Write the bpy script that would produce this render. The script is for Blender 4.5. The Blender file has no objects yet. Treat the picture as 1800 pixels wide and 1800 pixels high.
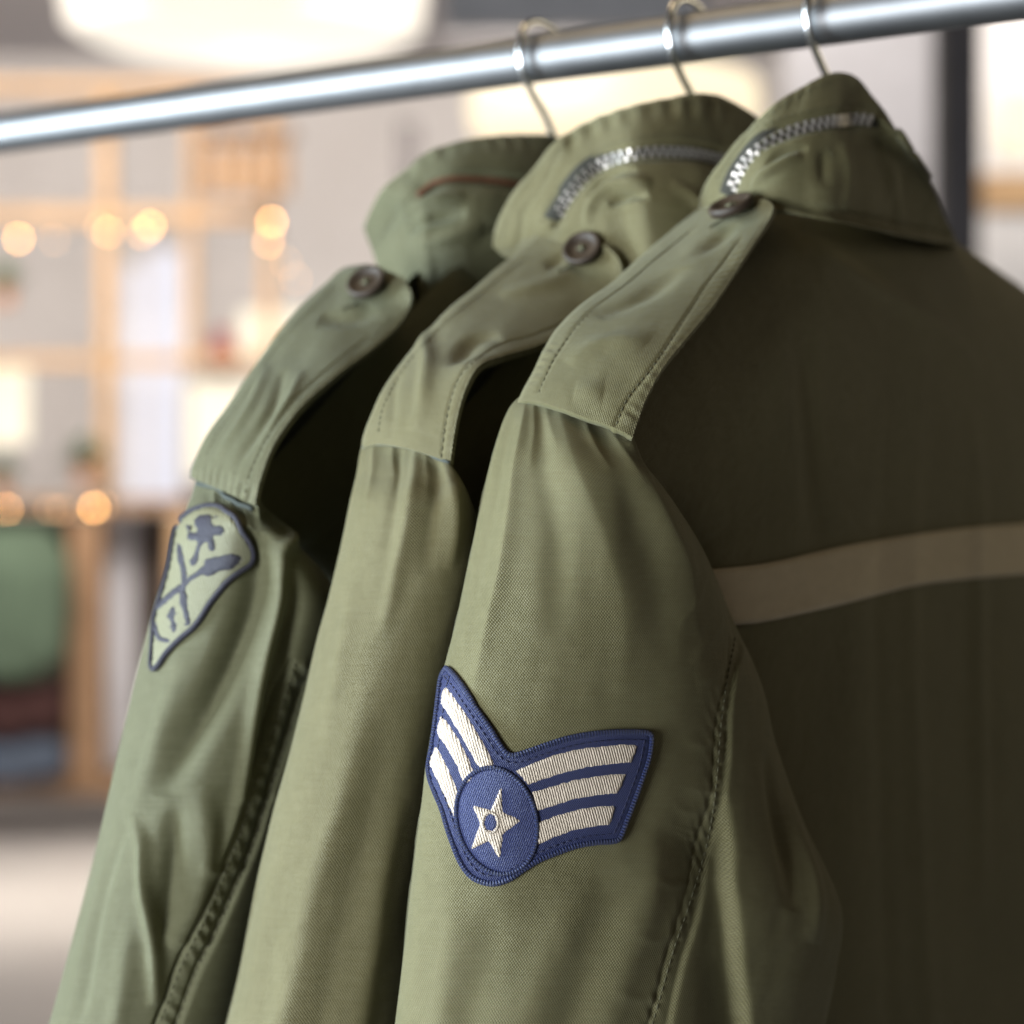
import bpy, bmesh, math
import numpy as np
from mathutils import Vector, geometry
from mathutils.bvhtree import BVHTree

scene = bpy.context.scene
COL = scene.collection
rng = np.random.default_rng(7)

# ------------------------------------------------------------------ camera
CAM_Z = 1.30
YAW = math.radians(35.0)
FPX = 3750.0                       # focal length in photograph pixels (1800 px = 24 mm, 50 mm lens)
CX, CY = 900.0, 850.0              # level camera, horizon a little above the middle
C0 = np.array([0.0, 0.0, CAM_Z])
D = np.array([-math.sin(YAW), math.cos(YAW), 0.0])     # viewing direction
R = np.array([math.cos(YAW), math.sin(YAW), 0.0])      # to the right
UP = np.array([0.0, 0.0, 1.0])

cam_data = bpy.data.cameras.new('camera')
cam = bpy.data.objects.new('camera', cam_data)
COL.objects.link(cam)
cam.location = C0
cam.rotation_euler = (math.pi / 2, 0, YAW)
cam_data.sensor_width = 24.0
cam_data.lens = 50.0
cam_data.shift_y = -(900 - CY) / 1800.0
cam_data.clip_start = 0.05
cam_data.clip_end = 60
cam_data.dof.use_dof = True
cam_data.dof.focus_distance = 0.760
cam_data.dof.aperture_fstop = 3.6
scene.camera = cam

# ------------------------------------------------------------------ world and lamps
world = bpy.data.worlds.new('World')
scene.world = world
world.use_nodes = True
wb = world.node_tree.nodes['Background']
wb.inputs[0].default_value = (1.0, 0.74, 0.44, 1)
wb.inputs[1].default_value = 0.055

def area(name, loc, target, size, power, col, size_y=None):
    l = bpy.data.lights.new(name, 'AREA')
    l.energy = power
    l.color = col
    l.size = size
    if size_y:
        l.shape = 'RECTANGLE'
        l.size_y = size_y
    o = bpy.data.objects.new(name, l)
    COL.objects.link(o)
    o.location = loc
    o.rotation_euler = (Vector(target) - Vector(loc)).to_track_quat('-Z', 'Y').to_euler()
    return o

def gpos(r, d, z): return C0 * np.array([1, 1, 0]) + R * r + D * d + UP * z
JC = C0 + 0.85 * D                                     # middle of the jackets
area('window_light', C0 - D * 0.58 - R * 1.26 + UP * -0.24, JC + UP * -0.18, 0.6, 56, (0.94, 0.98, 1.0), 0.85)
area('far_window_light', C0 + D * 0.72 - R * 2.15 + UP * 0.05, JC + UP * -0.15, 0.7, 112, (0.80, 0.93, 1.0), 1.2)  # unseen cool rim lamp, added for highlights along the left edges
area('cabinet_light', C0 + D * 1.6 + R * 1.7 + UP * 0.5, JC + R * 0.2 + UP * 0.1, 0.6, 3.2, (1.0, 0.86, 0.58))  # unseen warm fill from the cabinet side, added to lift the jacket back
area('ceiling_light', C0 + D * 1.1 + R * -0.5 + UP * 1.7, JC, 0.9, 9, (1.0, 0.76, 0.46))
# light of the shop behind the jackets
area('shop_light_one', C0 + D * 6.2 - R * 1.3 + UP * 1.6, C0 + D * 8.5 - R * 1.3 + UP * -0.5, 3.0, 255, (1.0, 0.91, 0.82), 2.0)
fl = area('shop_downlight', gpos(-1.45, 6.7, 2.9), gpos(-1.45, 6.7, 0), 0.4, 8, (1.0, 0.9, 0.76))
fl.data.spread = math.radians(42)
area('shop_light_two', C0 + D * 6.2 + R * 1.6 + UP * 1.6, C0 + D * 8.5 + R * 1.6 + UP * -0.3, 2.0, 26, (1.0, 0.92, 0.84), 2.0)

scene.render.engine = 'CYCLES'
scene.cycles.use_denoising = True
scene.view_settings.view_transform = 'Standard'
scene.view_settings.look = 'None'
scene.view_settings.exposure = 0.0
scene.view_settings.gamma = 1.0
scene.view_settings.use_curve_mapping = False

# ------------------------------------------------------------------ point helpers
def at(px, py, t):
    """a point of the place: sight line through (px, py) at depth t metres"""
    px, py, t = np.asarray(px, float), np.asarray(py, float), np.asarray(t, float)
    return C0 + t[..., None] * (D + ((px - CX) / FPX)[..., None] * R + ((CY - py) / FPX)[..., None] * UP)

def depth_x(px, X):
    """depth at which the sight line in column px meets the upright plane x = X"""
    px = np.asarray(px, float)
    return X / (D[0] + (px - CX) / FPX * R[0])

def depth_y(px, Y):
    px = np.asarray(px, float)
    return Y / (D[1] + (px - CX) / FPX * R[1])

def project(P):
    q = np.asarray(P) - C0
    t = q @ D
    return CX + (q @ R) / t * FPX, CY - (q @ UP) / t * FPX, t

def spline(P, n, axis=0, pos=None):
    """Catmull-Rom through the control points along an axis, n samples"""
    P = np.moveaxis(np.asarray(P, float), axis, 0)
    m = len(P)
    k = np.arange(m, dtype=float)
    if pos is None:
        s = np.linspace(0, m - 1, n)
    else:
        s = np.interp(pos, np.linspace(0, 1, m), k)
    i = np.clip(np.floor(s).astype(int), 0, m - 2)
    f = (s - i).reshape((-1,) + (1,) * (P.ndim - 1))
    ext = np.concatenate([2 * P[:1] - P[1:2], P, 2 * P[-1:] - P[-2:-1]])
    p0, p1, p2, p3 = ext[i], ext[i + 1], ext[i + 2], ext[i + 3]
    out = 0.5 * (2 * p1 + (p2 - p0) * f + (2 * p0 - 5 * p1 + 4 * p2 - p3) * f ** 2 + (3 * p1 - p0 - 3 * p2 + p3) * f ** 3)
    return np.moveaxis(out, 0, axis)

def soft_noise(U, V, su, sv, seed):
    """smooth value noise in -1..1, feature size su by sv"""
    g = np.random.default_rng(seed)
    a, b = (U - U.min()) / su, (V - V.min()) / sv
    na, nb = int(a.max()) + 4, int(b.max()) + 4
    G = g.uniform(-1, 1, (na, nb))
    i, j = np.floor(a).astype(int), np.floor(b).astype(int)
    fa, fb = a - i, b - j
    fa, fb = fa * fa * fa * (fa * (6 * fa - 15) + 10), fb * fb * fb * (fb * (6 * fb - 15) + 10)
    return (G[i, j] * (1 - fa) * (1 - fb) + G[i + 1, j] * fa * (1 - fb) + G[i, j + 1] * (1 - fa) * fb + G[i + 1, j + 1] * fa * fb)

def grid_normals(P, wrap=False):
    if wrap:
        du = np.roll(P, -1, 1) - np.roll(P, 1, 1)
    else:
        du = np.gradient(P, axis=1)
    dv = np.gradient(P, axis=0)
    n = np.cross(dv, du)
    return n / np.maximum(np.linalg.norm(n, axis=2, keepdims=True), 1e-9)

# ------------------------------------------------------------------ object helpers
def tag(o, label=None, cat=None, group=None, kind=None):
    if label: o['label'] = label
    if cat: o['category'] = cat
    if group: o['group'] = group
    if kind: o['kind'] = kind
    return o

def link(name, me, mat, parent=None, smooth=True):
    o = bpy.data.objects.new(name, me)
    COL.objects.link(o)
    if mat: me.materials.append(mat)
    if smooth:
        me.polygons.foreach_set('use_smooth', [True] * len(me.polygons))
    if parent:
        o.parent = parent
        o.matrix_parent_inverse = parent.matrix_world.inverted()
    return o

def empty(name, loc):
    o = bpy.data.objects.new(name, None)
    COL.objects.link(o)
    o.location = loc
    o.empty_display_size = 0.05
    bpy.context.view_layer.update()
    return o

def mesh_from(name, verts, faces, uv=None):
    me = bpy.data.meshes.new(name)
    me.from_pydata([tuple(v) for v in verts], [], faces)
    if uv is not None:
        lay = me.uv_layers.new(name='UVMap')
        idx = np.empty(len(me.loops), dtype=np.int32)
        me.loops.foreach_get('vertex_index', idx)
        lay.data.foreach_set('uv', np.asarray(uv, dtype=np.float32)[idx].ravel())
    me.update()
    return me

def grid_mesh(name, P, UV, mat, parent, wrap=False, thick=0.0, offset=-1, wear=None):
    n, m = P.shape[:2]
    I = np.arange(n * m).reshape(n, m)
    if wrap:
        J = np.concatenate([I, I[:, :1]], 1)
    else:
        J = I
    f = np.stack([J[:-1, :-1], J[:-1, 1:], J[1:, 1:], J[1:, :-1]], -1).reshape(-1, 4)
    me = mesh_from(name, P.reshape(-1, 3), f.tolist(), UV.reshape(-1, 2))
    if wear is not None:
        at_ = me.attributes.new('wear', 'FLOAT', 'POINT')
        at_.data.foreach_set('value', np.asarray(wear, dtype=np.float32).ravel())
    o = link(name, me, mat, parent)
    if thick:
        s = o.modifiers.new('thickness', 'SOLIDIFY')
        s.thickness = thick
        s.offset = offset
    return o

def tube(name, pts, rad, mat, parent=None, seg=12, caps=True):
    pts = np.asarray(pts, float)
    n = len(pts)
    rad = np.broadcast_to(np.asarray(rad, float), (n,))
    T = np.gradient(pts, axis=0)
    T /= np.linalg.norm(T, axis=1, keepdims=True)
    ref = np.array([0.31, 0.22, 0.92])
    N = np.zeros_like(T)
    v = np.cross(T[0], ref); v /= np.linalg.norm(v)
    for i in range(n):
        v = v - T[i] * (v @ T[i]); v /= np.linalg.norm(v)
        N[i] = v
    B = np.cross(T, N)
    a = np.linspace(0, 2 * math.pi, seg, endpoint=False)
    P = pts[:, None] + rad[:, None, None] * (np.cos(a)[None, :, None] * N[:, None] + np.sin(a)[None, :, None] * B[:, None])
    faces = []
    for i in range(n - 1):
        for j in range(seg):
            k = (j + 1) % seg
            faces.append((i * seg + j, i * seg + k, (i + 1) * seg + k, (i + 1) * seg + j))
    if caps:
        faces.append(tuple(range(seg))[::-1])
        faces.append(tuple((n - 1) * seg + j for j in range(seg)))
    L = np.concatenate([[0], np.cumsum(np.linalg.norm(np.diff(pts, axis=0), axis=1))])
    uv = np.stack([np.repeat(L, seg), np.tile(a * rad.mean(), n)], 1)
    return link(name, mesh_from(name, P.reshape(-1, 3), faces, uv), mat, parent)

def resample(pts, n=None, step=None):
    pts = np.asarray(pts, float)
    L = np.concatenate([[0], np.cumsum(np.linalg.norm(np.diff(pts, axis=0), axis=1))])
    if n is None:
        n = max(2, int(L[-1] / step) + 1)
    s = np.linspace(0, L[-1], n)
    return np.stack([np.interp(s, L, pts[:, k]) for k in range(pts.shape[1])], 1)

def smooth_line(pts, per=8):
    return spline(pts, (len(pts) - 1) * per + 1)

def box_verts(c, ax, ay, az):
    c, ax, ay, az = map(np.asarray, (c, ax, ay, az))
    v = [c + sx * ax + sy * ay + sz * az for sx in (-1, 1) for sy in (-1, 1) for sz in (-1, 1)]
    f = [(0, 1, 3, 2), (4, 6, 7, 5), (0, 4, 5, 1), (2, 3, 7, 6), (0, 2, 6, 4), (1, 5, 7, 3)]
    return v, f

# ------------------------------------------------------------------ materials
def new_mat(name):
    m = bpy.data.materials.new(name)
    m.use_nodes = True
    nt = m.node_tree
    return m, nt, nt.nodes['Principled BSDF']

def N(nt, typ, **kw):
    n = nt.nodes.new(typ)
    for k, v in kw.items():
        setattr(n, k, v)
    return n

def math_node(nt, op, a, b=None):
    n = N(nt, 'ShaderNodeMath', operation=op)
    for i, x in enumerate((a, b)):
        if x is None: continue
        if isinstance(x, (int, float)): n.inputs[i].default_value = x
        else: nt.links.new(x, n.inputs[i])
    return n.outputs[0]

def mix_col(nt, fac, a, b, blend='MIX'):
    n = N(nt, 'ShaderNodeMix', data_type='RGBA', blend_type=blend)
    for s, x in ((n.inputs[0], fac), (n.inputs[6], a), (n.inputs[7], b)):
        if isinstance(x, (int, float)): s.default_value = x
        elif isinstance(x, tuple): s.default_value = x + (1,) if len(x) == 3 else x
        else: nt.links.new(x, s)
    return n.outputs[2]

def noise(nt, vec, scale, detail=3, rough=0.55):
    n = N(nt, 'ShaderNodeTexNoise')
    n.inputs['Scale'].default_value = scale
    n.inputs['Detail'].default_value = detail
    n.inputs['Roughness'].default_value = rough
    if vec is not None: nt.links.new(vec, n.inputs['Vector'])
    return n.outputs['Fac']

def ramp(nt, fac, lo, hi):
    n = N(nt, 'ShaderNodeMapRange')
    n.inputs[1].default_value, n.inputs[2].default_value = lo, hi
    nt.links.new(fac, n.inputs[0])
    return n.outputs[0]

def fabric(name, dark, light, pitch=0.00105, sheen=0.15, bump=0.0008, worn=(0.30, 0.29, 0.19)):
    """woven cotton sateen: UVs are in metres"""
    m, nt, p = new_mat(name)
    uv = N(nt, 'ShaderNodeUVMap').outputs[0]
    sep = N(nt, 'ShaderNodeSeparateXYZ'); nt.links.new(uv, sep.inputs[0])
    k = 2 * math.pi / pitch
    wob = math_node(nt, 'MULTIPLY', math_node(nt, 'SUBTRACT', noise(nt, uv, 900, 2), 0.5), 1.6)
    su = math_node(nt, 'SINE', math_node(nt, 'ADD', math_node(nt, 'MULTIPLY', sep.outputs[0], k), wob))
    sv = math_node(nt, 'SINE', math_node(nt, 'ADD', math_node(nt, 'MULTIPLY', sep.outputs[1], k * 0.8), wob))
    weave = math_node(nt, 'ADD', math_node(nt, 'MULTIPLY', math_node(nt, 'MULTIPLY', su, sv), 0.5), 0.5)
    fine = noise(nt, uv, 2600, 2)
    tonal = math_node(nt, 'ADD', math_node(nt, 'MULTIPLY', ramp(nt, noise(nt, uv, 16, 4, 0.6), 0.3, 0.7), 0.6), math_node(nt, 'MULTIPLY', ramp(nt, noise(nt, uv, 190, 4, 0.65), 0.3, 0.7), 0.4))
    col = mix_col(nt, tonal, dark, light)
    slub = N(nt, 'ShaderNodeMapping'); slub.inputs['Scale'].default_value = (60, 900, 1)
    nt.links.new(uv, slub.inputs[0])
    sl = ramp(nt, noise(nt, slub.outputs[0], 1.0, 3), 0.35, 0.75)
    col = mix_col(nt, math_node(nt, 'MULTIPLY', sl, 0.09), col, worn)
    wr = N(nt, 'ShaderNodeAttribute', attribute_name='wear')
    wn = math_node(nt, 'MULTIPLY', wr.outputs['Fac'], ramp(nt, noise(nt, uv, 420, 3, 0.7), 0.28, 0.62))
    col = mix_col(nt, math_node(nt, 'MULTIPLY', wn, 0.6), col, worn)
    wfac = math_node(nt, 'ADD', math_node(nt, 'MULTIPLY', weave, 0.42), math_node(nt, 'MULTIPLY', fine, 0.5))
    shade = N(nt, 'ShaderNodeMapRange'); shade.inputs[1].default_value = 0.15; shade.inputs[2].default_value = 0.8
    shade.inputs[3].default_value = 0.48; shade.inputs[4].default_value = 1.52
    nt.links.new(wfac, shade.inputs[0])
    hsv = N(nt, 'ShaderNodeHueSaturation')
    nt.links.new(col, hsv.inputs['Color']); nt.links.new(shade.outputs[0], hsv.inputs['Value'])
    nt.links.new(hsv.outputs[0], p.inputs['Base Color'])
    p.inputs['Roughness'].default_value = 0.56
    p.inputs['Specular IOR Level'].default_value = 0.30
    p.inputs['Sheen Weight'].default_value = sheen
    p.inputs['Sheen Roughness'].default_value = 0.45
    p.inputs['Sheen Tint'].default_value = (0.82, 0.94, 0.90, 1)
    b = N(nt, 'ShaderNodeBump'); b.inputs['Strength'].default_value = 0.75; b.inputs['Distance'].default_value = bump
    nt.links.new(wfac, b.inputs['Height'])
    b2 = N(nt, 'ShaderNodeBump'); b2.inputs['Strength'].default_value = 0.5; b2.inputs['Distance'].default_value = 0.0016
    nt.links.new(noise(nt, uv, 70, 3, 0.5), b2.inputs['Height'])
    nt.links.new(b2.outputs[0], b.inputs['Normal'])
    nt.links.new(b.outputs[0], p.inputs['Normal'])
    return m

def plain(name, col, rough=0.6, metal=0.0, var=0.12, scale=40, bump=0.0, coat=0.0):
    m, nt, p = new_mat(name)
    co = N(nt, 'ShaderNodeTexCoord').outputs['Object']
    f = noise(nt, co, scale, 4)
    d = tuple(c * (1 - var) for c in col); l = tuple(min(1, c * (1 + var)) for c in col)
    nt.links.new(mix_col(nt, ramp(nt, f, 0.3, 0.7), d, l), p.inputs['Base Color'])
    p.inputs['Roughness'].default_value = rough
    p.inputs['Metallic'].default_value = metal
    p.inputs['Coat Weight'].default_value = coat
    if bump:
        b = N(nt, 'ShaderNodeBump'); b.inputs['Distance'].default_value = bump; b.inputs['Strength'].default_value = 0.6
        nt.links.new(f, b.inputs['Height']); nt.links.new(b.outputs[0], p.inputs['Normal'])
    return m

def thread(name, col, pitch=0.0007, ang=0.0, depth=0.0003, var=0.25):
    """embroidery: fine parallel threads, UVs in metres"""
    m, nt, p = new_mat(name)
    uv = N(nt, 'ShaderNodeUVMap').outputs[0]
    mp = N(nt, 'ShaderNodeMapping'); mp.inputs['Rotation'].default_value = (0, 0, ang)
    nt.links.new(uv, mp.inputs[0])
    sep = N(nt, 'ShaderNodeSeparateXYZ'); nt.links.new(mp.outputs[0], sep.inputs[0])
    wob = math_node(nt, 'MULTIPLY', math_node(nt, 'SUBTRACT', noise(nt, uv, 1200, 3), 0.5), 5.0)
    s = math_node(nt, 'SINE', math_node(nt, 'ADD', math_node(nt, 'MULTIPLY', sep.outputs[0], 2 * math.pi / pitch), wob))
    h = math_node(nt, 'ADD', math_node(nt, 'MULTIPLY', s, 0.35), noise(nt, uv, 1500, 3))
    f = ramp(nt, h, 0.1, 0.95)
    nt.links.new(mix_col(nt, f, tuple(c * (1 - var) for c in col), tuple(min(1, c * (1 + var)) for c in col)), p.inputs['Base Color'])
    p.inputs['Roughness'].default_value = 0.55
    p.inputs['Sheen Weight'].default_value = 0.03
    b = N(nt, 'ShaderNodeBump'); b.inputs['Distance'].default_value = depth; b.inputs['Strength'].default_value = 0.9
    nt.links.new(h, b.inputs['Height']); nt.links.new(b.outputs[0], p.inputs['Normal'])
    return m

def glow(name, col, strength):
    m, nt, p = new_mat(name)
    p.inputs['Base Color'].default_value = (0.12, 0.11, 0.10, 1)
    p.inputs['Emission Color'].default_value = col + (1,)
    p.inputs['Emission Strength'].default_value = strength
    return m

M = {}
M['olive1'] = fabric('olive_cotton_green', (0.100, 0.092, 0.038), (0.140, 0.129, 0.060))
M['olive2'] = fabric('olive_cotton_khaki', (0.102, 0.091, 0.037), (0.141, 0.126, 0.058))
M['olive3'] = fabric('olive_cotton_faded', (0.080, 0.080, 0.037), (0.112, 0.112, 0.058))
M['reflect'] = fabric('taupe_tape', (0.56, 0.49, 0.36), (0.70, 0.62, 0.48), sheen=0.05)
M['thread_olive'] = plain('olive_thread', (0.09, 0.088, 0.05), 0.8, scale=900)
M['thread_teal'] = plain('faded_teal_edge', (0.045, 0.055, 0.050), 0.85, scale=300)
M['zip_metal'] = plain('zip_brass_nickel', (0.56, 0.53, 0.50), 0.38, 0.7, 0.1, 300)
M['zip_tape'] = plain('zip_tape_cloth', (0.03, 0.03, 0.024), 0.9, scale=700, bump=0.0002)
M['button'] = plain('brown_button', (0.030, 0.020, 0.013), 0.58, 0.0, 0.3, 160, coat=0.0)
M['rail'] = plain('brushed_steel', (0.215, 0.218, 0.228), 0.5, 1.0, 0.06, 60)
M['chrome'] = plain('hook_wire_steel', (0.78, 0.79, 0.81), 0.24, 1.0, 0.05, 90)
M['navy'] = thread('navy_embroidery', (0.015, 0.024, 0.095), 0.0006, 0.6, 0.0004, 0.45)
M['navy_rope'] = thread('navy_merrow_edge', (0.011, 0.021, 0.088), 0.0011, 0.0, 0.0007, 0.5)
M['blue'] = thread('blue_embroidery', (0.022, 0.034, 0.125), 0.0006, 0.3, 0.0004, 0.35)
M['navy_dark'] = plain('navy_sewing_thread', (0.010, 0.014, 0.05), 0.6, scale=900)
M['white'] = thread('cream_satin_stitch', (0.56, 0.48, 0.39), 0.0009, 0.25, 0.0007, 0.32)
M['black_thread'] = thread('black_embroidery', (0.022, 0.022, 0.040), 0.0008, 0.4, 0.0004, 0.4)
M['pale_patch'] = thread('pale_khaki_embroidery', (0.175, 0.175, 0.105), 0.0009, 0.2, 0.0004, 0.2)

# ------------------------------------------------------------------ cloth surfaces
PXM = 0.000208                      # metres per photograph pixel at the jackets, for widths of folds

class Cloth:
    """a sheet of cloth: dense grid of points, folded along lines"""
    def __init__(self, P, vis=None, wrap=False):
        self.P, self.wrap = P, wrap
        n, m = P.shape[:2]
        self.vis = vis or m                               # columns that face the aisle
        mid = self.vis // 2
        du = np.linalg.norm(np.diff(P, axis=1), axis=2)
        U = np.concatenate([np.zeros((n, 1)), np.cumsum(du, 1)], 1)
        U -= U[:, mid:mid + 1]
        V = np.concatenate([[0], np.cumsum(np.linalg.norm(np.diff(P[:, mid], axis=0), axis=1))])
        self.U, self.V = U, np.repeat(V[:, None], m, 1)
        self.x, self.y, _ = project(P)
        self.disp = np.zeros((n, m))
        self.wear = np.zeros((n, m))

    def uv_of(self, pts):
        out = []
        X, Y = self.x[:, :self.vis], self.y[:, :self.vis]
        for a, b in pts:
            k = np.argmin((X - a) ** 2 + (Y - b) ** 2)
            i, j = np.unravel_index(k, X.shape)
            out.append((self.U[i, j], self.V[i, j]))
        return np.array(out)

    def near(self, pts, per=5):
        """distance, run 0..1, run in metres and side of the line through pts, for every grid point"""
        L = self.uv_of(pts)
        if len(L) > 2: L = smooth_line(L, per)
        best = np.full(self.U.shape, 1e9); run = np.zeros_like(best); side = np.zeros_like(best)
        seg = np.linalg.norm(np.diff(L, axis=0), axis=1)
        tot = max(seg.sum(), 1e-9); acc = 0.0
        for k in range(len(L) - 1):
            a, e = L[k], L[k + 1] - L[k]
            ee = max(e @ e, 1e-12)
            s = np.clip(((self.U - a[0]) * e[0] + (self.V - a[1]) * e[1]) / ee, 0, 1)
            dx, dy = self.U - a[0] - s * e[0], self.V - a[1] - s * e[1]
            d = np.hypot(dx, dy)
            mk = d < best
            best[mk] = d[mk]
            run[mk] = ((acc + s * seg[k]) / tot)[mk]
            side[mk] = np.sign(e[0] * dy - e[1] * dx)[mk]
            acc += seg[k]
        return best, run, run * tot, side

    def ridge(self, pts, w, amp, a=0.0, b=0.0, p=2.0):
        """fold of half-width w px and height amp mm; a, b: strength left at its two ends"""
        d, r, _, _ = self.near(pts)
        e = np.sin(np.pi * np.clip(r, 0, 1)) ** 0.7
        k = np.where(r < 0.5, a + (1 - a) * e, b + (1 - b) * e)
        self.disp += amp * 1e-3 * k * np.exp(-(d / (w * PXM)) ** p)

    def crease(self, pts, w, amp, a=0.0, b=0.0, flip=1):
        """sharp fold: steep on one side, long on the other"""
        d, r, _, s = self.near(pts)
        e = np.sin(np.pi * np.clip(r, 0, 1)) ** 0.7
        k = np.where(r < 0.5, a + (1 - a) * e, b + (1 - b) * e)
        ww = np.where(s * flip > 0, w * 0.4, w * 1.6) * PXM
        self.disp += amp * 1e-3 * k * np.exp(-(d / ww) ** 1.4)

    def step(self, pts, amp, soft, reach=60, flip=1, soft_end=6):
        """layer edge: the sheet drops by amp mm across the line and comes back after reach px"""
        d, r, _, s = self.near(pts)
        x = d * s * flip / (soft * PXM)
        inside = np.clip(np.sin(np.pi * r) * soft_end, 0, 1)
        back = np.exp(-(np.maximum(d, 0) / (reach * PXM)) ** 2)
        self.disp += -amp * 1e-3 * 0.5 * (1 + np.tanh(x)) * inside * np.where(x > 0, back, 1)

    def pucker(self, pts, w, amp, wave, seed=0, flip=0, tilt=0.0):
        d, r, run, s = self.near(pts)
        g = soft_noise(run, run * 0, wave * 3e-3, 1.0, seed + 5) * 2.2
        ph = 2 * np.pi * (run + tilt * d * s) / (wave * 1e-3) + g
        k = np.exp(-(d / (w * PXM)) ** 2)
        if flip: k = k * (s * flip > 0)
        am = 0.65 + 0.5 * soft_noise(run, run * 0, wave * 2.2e-3, 1.0, seed + 9)
        self.disp += amp * 1e-3 * k * am * np.sin(ph)
        self.wear = np.maximum(self.wear, 0.35 * k * np.clip(np.sin(ph) * am + 0.15, 0, 1))

    def wrinkle(self, amp, su, sv, seed):
        self.disp += amp * 1e-3 * soft_noise(self.U + 0.25 * self.V, self.V, su, sv, seed)

    def done(self):
        self.P = self.P + grid_normals(self.P, self.wrap) * self.out_sign() * self.disp[..., None]
        self.UV = np.stack([self.U, self.V], 2)
        V = self.P[:, :self.vis]
        n, m = V.shape[:2]
        I = np.arange(n * m).reshape(n, m)
        f = np.stack([I[:-1, :-1], I[:-1, 1:], I[1:, 1:], I[1:, :-1]], -1).reshape(-1, 4)
        self.tree = BVHTree.FromPolygons(V.reshape(-1, 3).tolist(), f.tolist())
        self.Nn = grid_normals(V) * 1.0
        return self

    def out_sign(self):
        n = grid_normals(self.P, self.wrap)
        c = self.P[:, :self.vis]
        k = np.einsum('ijk,ijk->ij', n[:, :self.vis], C0 - c)
        return 1.0 if np.median(k) > 0 else -1.0

    def drop(self, a, b, lift=0.0, fallback=0.85):
        """the point of the cloth met by a sight line, raised by lift metres off the cloth"""
        dr = D + (a - CX) / FPX * R + (CY - b) / FPX * UP
        dv = Vector(dr).normalized()
        h, nrm, _, _ = self.tree.ray_cast(Vector(C0), dv)
        if h is None:
            h, nrm, _, _ = self.tree.find_nearest(Vector(C0 + dr * fallback))
        if nrm.dot(Vector(C0) - h) < 0: nrm = -nrm
        return np.array(h + nrm * lift)

def sleeve_rows(rows, n, mv, mb):
    """tube from rows (xl, yl, tl, xr, yr, tr, bulge, back)"""
    rows = np.array(rows, float)
    h = 0.5 * (rows[:, 1] + rows[:, 4])
    pos = np.interp(np.linspace(h[0], h[-1], n), h, np.linspace(0, 1, len(h)))
    q = spline(rows, n, pos=pos)
    fv = np.linspace(0, math.pi, mv)
    fb = np.linspace(math.pi, 2 * math.pi, mb + 2)[1:-1]
    f = np.concatenate([fv, fb])
    s = 0.5 - 0.5 * np.cos(f)
    xl, yl, tl, xr, yr, tr, bu, ba = [q[:, k:k + 1] for k in range(8)]
    px, py, t = xl + (xr - xl) * s, yl + (yr - yl) * s, tl + (tr - tl) * s
    sn = np.sin(f)
    t = t - np.where(sn > 0, bu, ba) * np.sign(sn) * np.abs(sn) ** 0.9
    return Cloth(at(px, py, t), vis=mv, wrap=True)

def sheet(px, py, t, n, m, wpos=None):
    """sheet through a small grid of control points"""
    P = at(np.array(px, float), np.array(py, float), np.array(t, float))
    P = spline(P, n, axis=0, pos=wpos)
    P = spline(P, m, axis=1)
    return Cloth(P)

def fill_polygon(poly, step):
    """triangulated inside of a pixel polygon, with inner points every step px"""
    poly = np.asarray(poly, float)
    ring = resample(np.vstack([poly, poly[:1]]), step=step)[:-1]
    n = len(ring)
    lo, hi = ring.min(0), ring.max(0)
    gx, gy = np.meshgrid(np.arange(lo[0], hi[0], step), np.arange(lo[1], hi[1], step))
    gx = gx + (np.arange(gx.shape[0]) % 2)[:, None] * step * 0.5
    pts = np.stack([gx.ravel(), gy.ravel()], 1)
    ins = np.zeros(len(pts), bool)
    for i in range(n):
        a, b = ring[i], ring[(i + 1) % n]
        c = (a[1] > pts[:, 1]) != (b[1] > pts[:, 1])
        with np.errstate(divide='ignore', invalid='ignore'):
            xx = (b[0] - a[0]) * (pts[:, 1] - a[1]) / (b[1] - a[1]) + a[0]
        ins ^= c & (pts[:, 0] < xx)
    pts = pts[ins]
    dmin = np.full(len(pts), 1e9)
    for i in range(n):
        a, e = ring[i], ring[(i + 1) % n] - ring[i]
        s = np.clip(((pts - a) @ e) / max(e @ e, 1e-9), 0, 1)
        dmin = np.minimum(dmin, np.linalg.norm(pts - a - s[:, None] * e, axis=1))
    keep = dmin > step * 0.45
    pts, dmin = pts[keep], dmin[keep]
    allp = np.vstack([ring, pts])
    edges = [(i, (i + 1) % n) for i in range(n)]
    r = geometry.delaunay_2d_cdt([Vector(p) for p in allp], edges, [], 1, 1e-4)
    V = np.array([tuple(v) for v in r[0]])
    F = [tuple(f) for f in r[2]]
    dist = np.full(len(V), 1e9)
    for i in range(n):
        a, e = ring[i], ring[(i + 1) % n] - ring[i]
        s = np.clip(((V - a) @ e) / max(e @ e, 1e-9), 0, 1)
        dist = np.minimum(dist, np.linalg.norm(V - a - s[:, None] * e, axis=1))
    return V, F, dist

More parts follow.
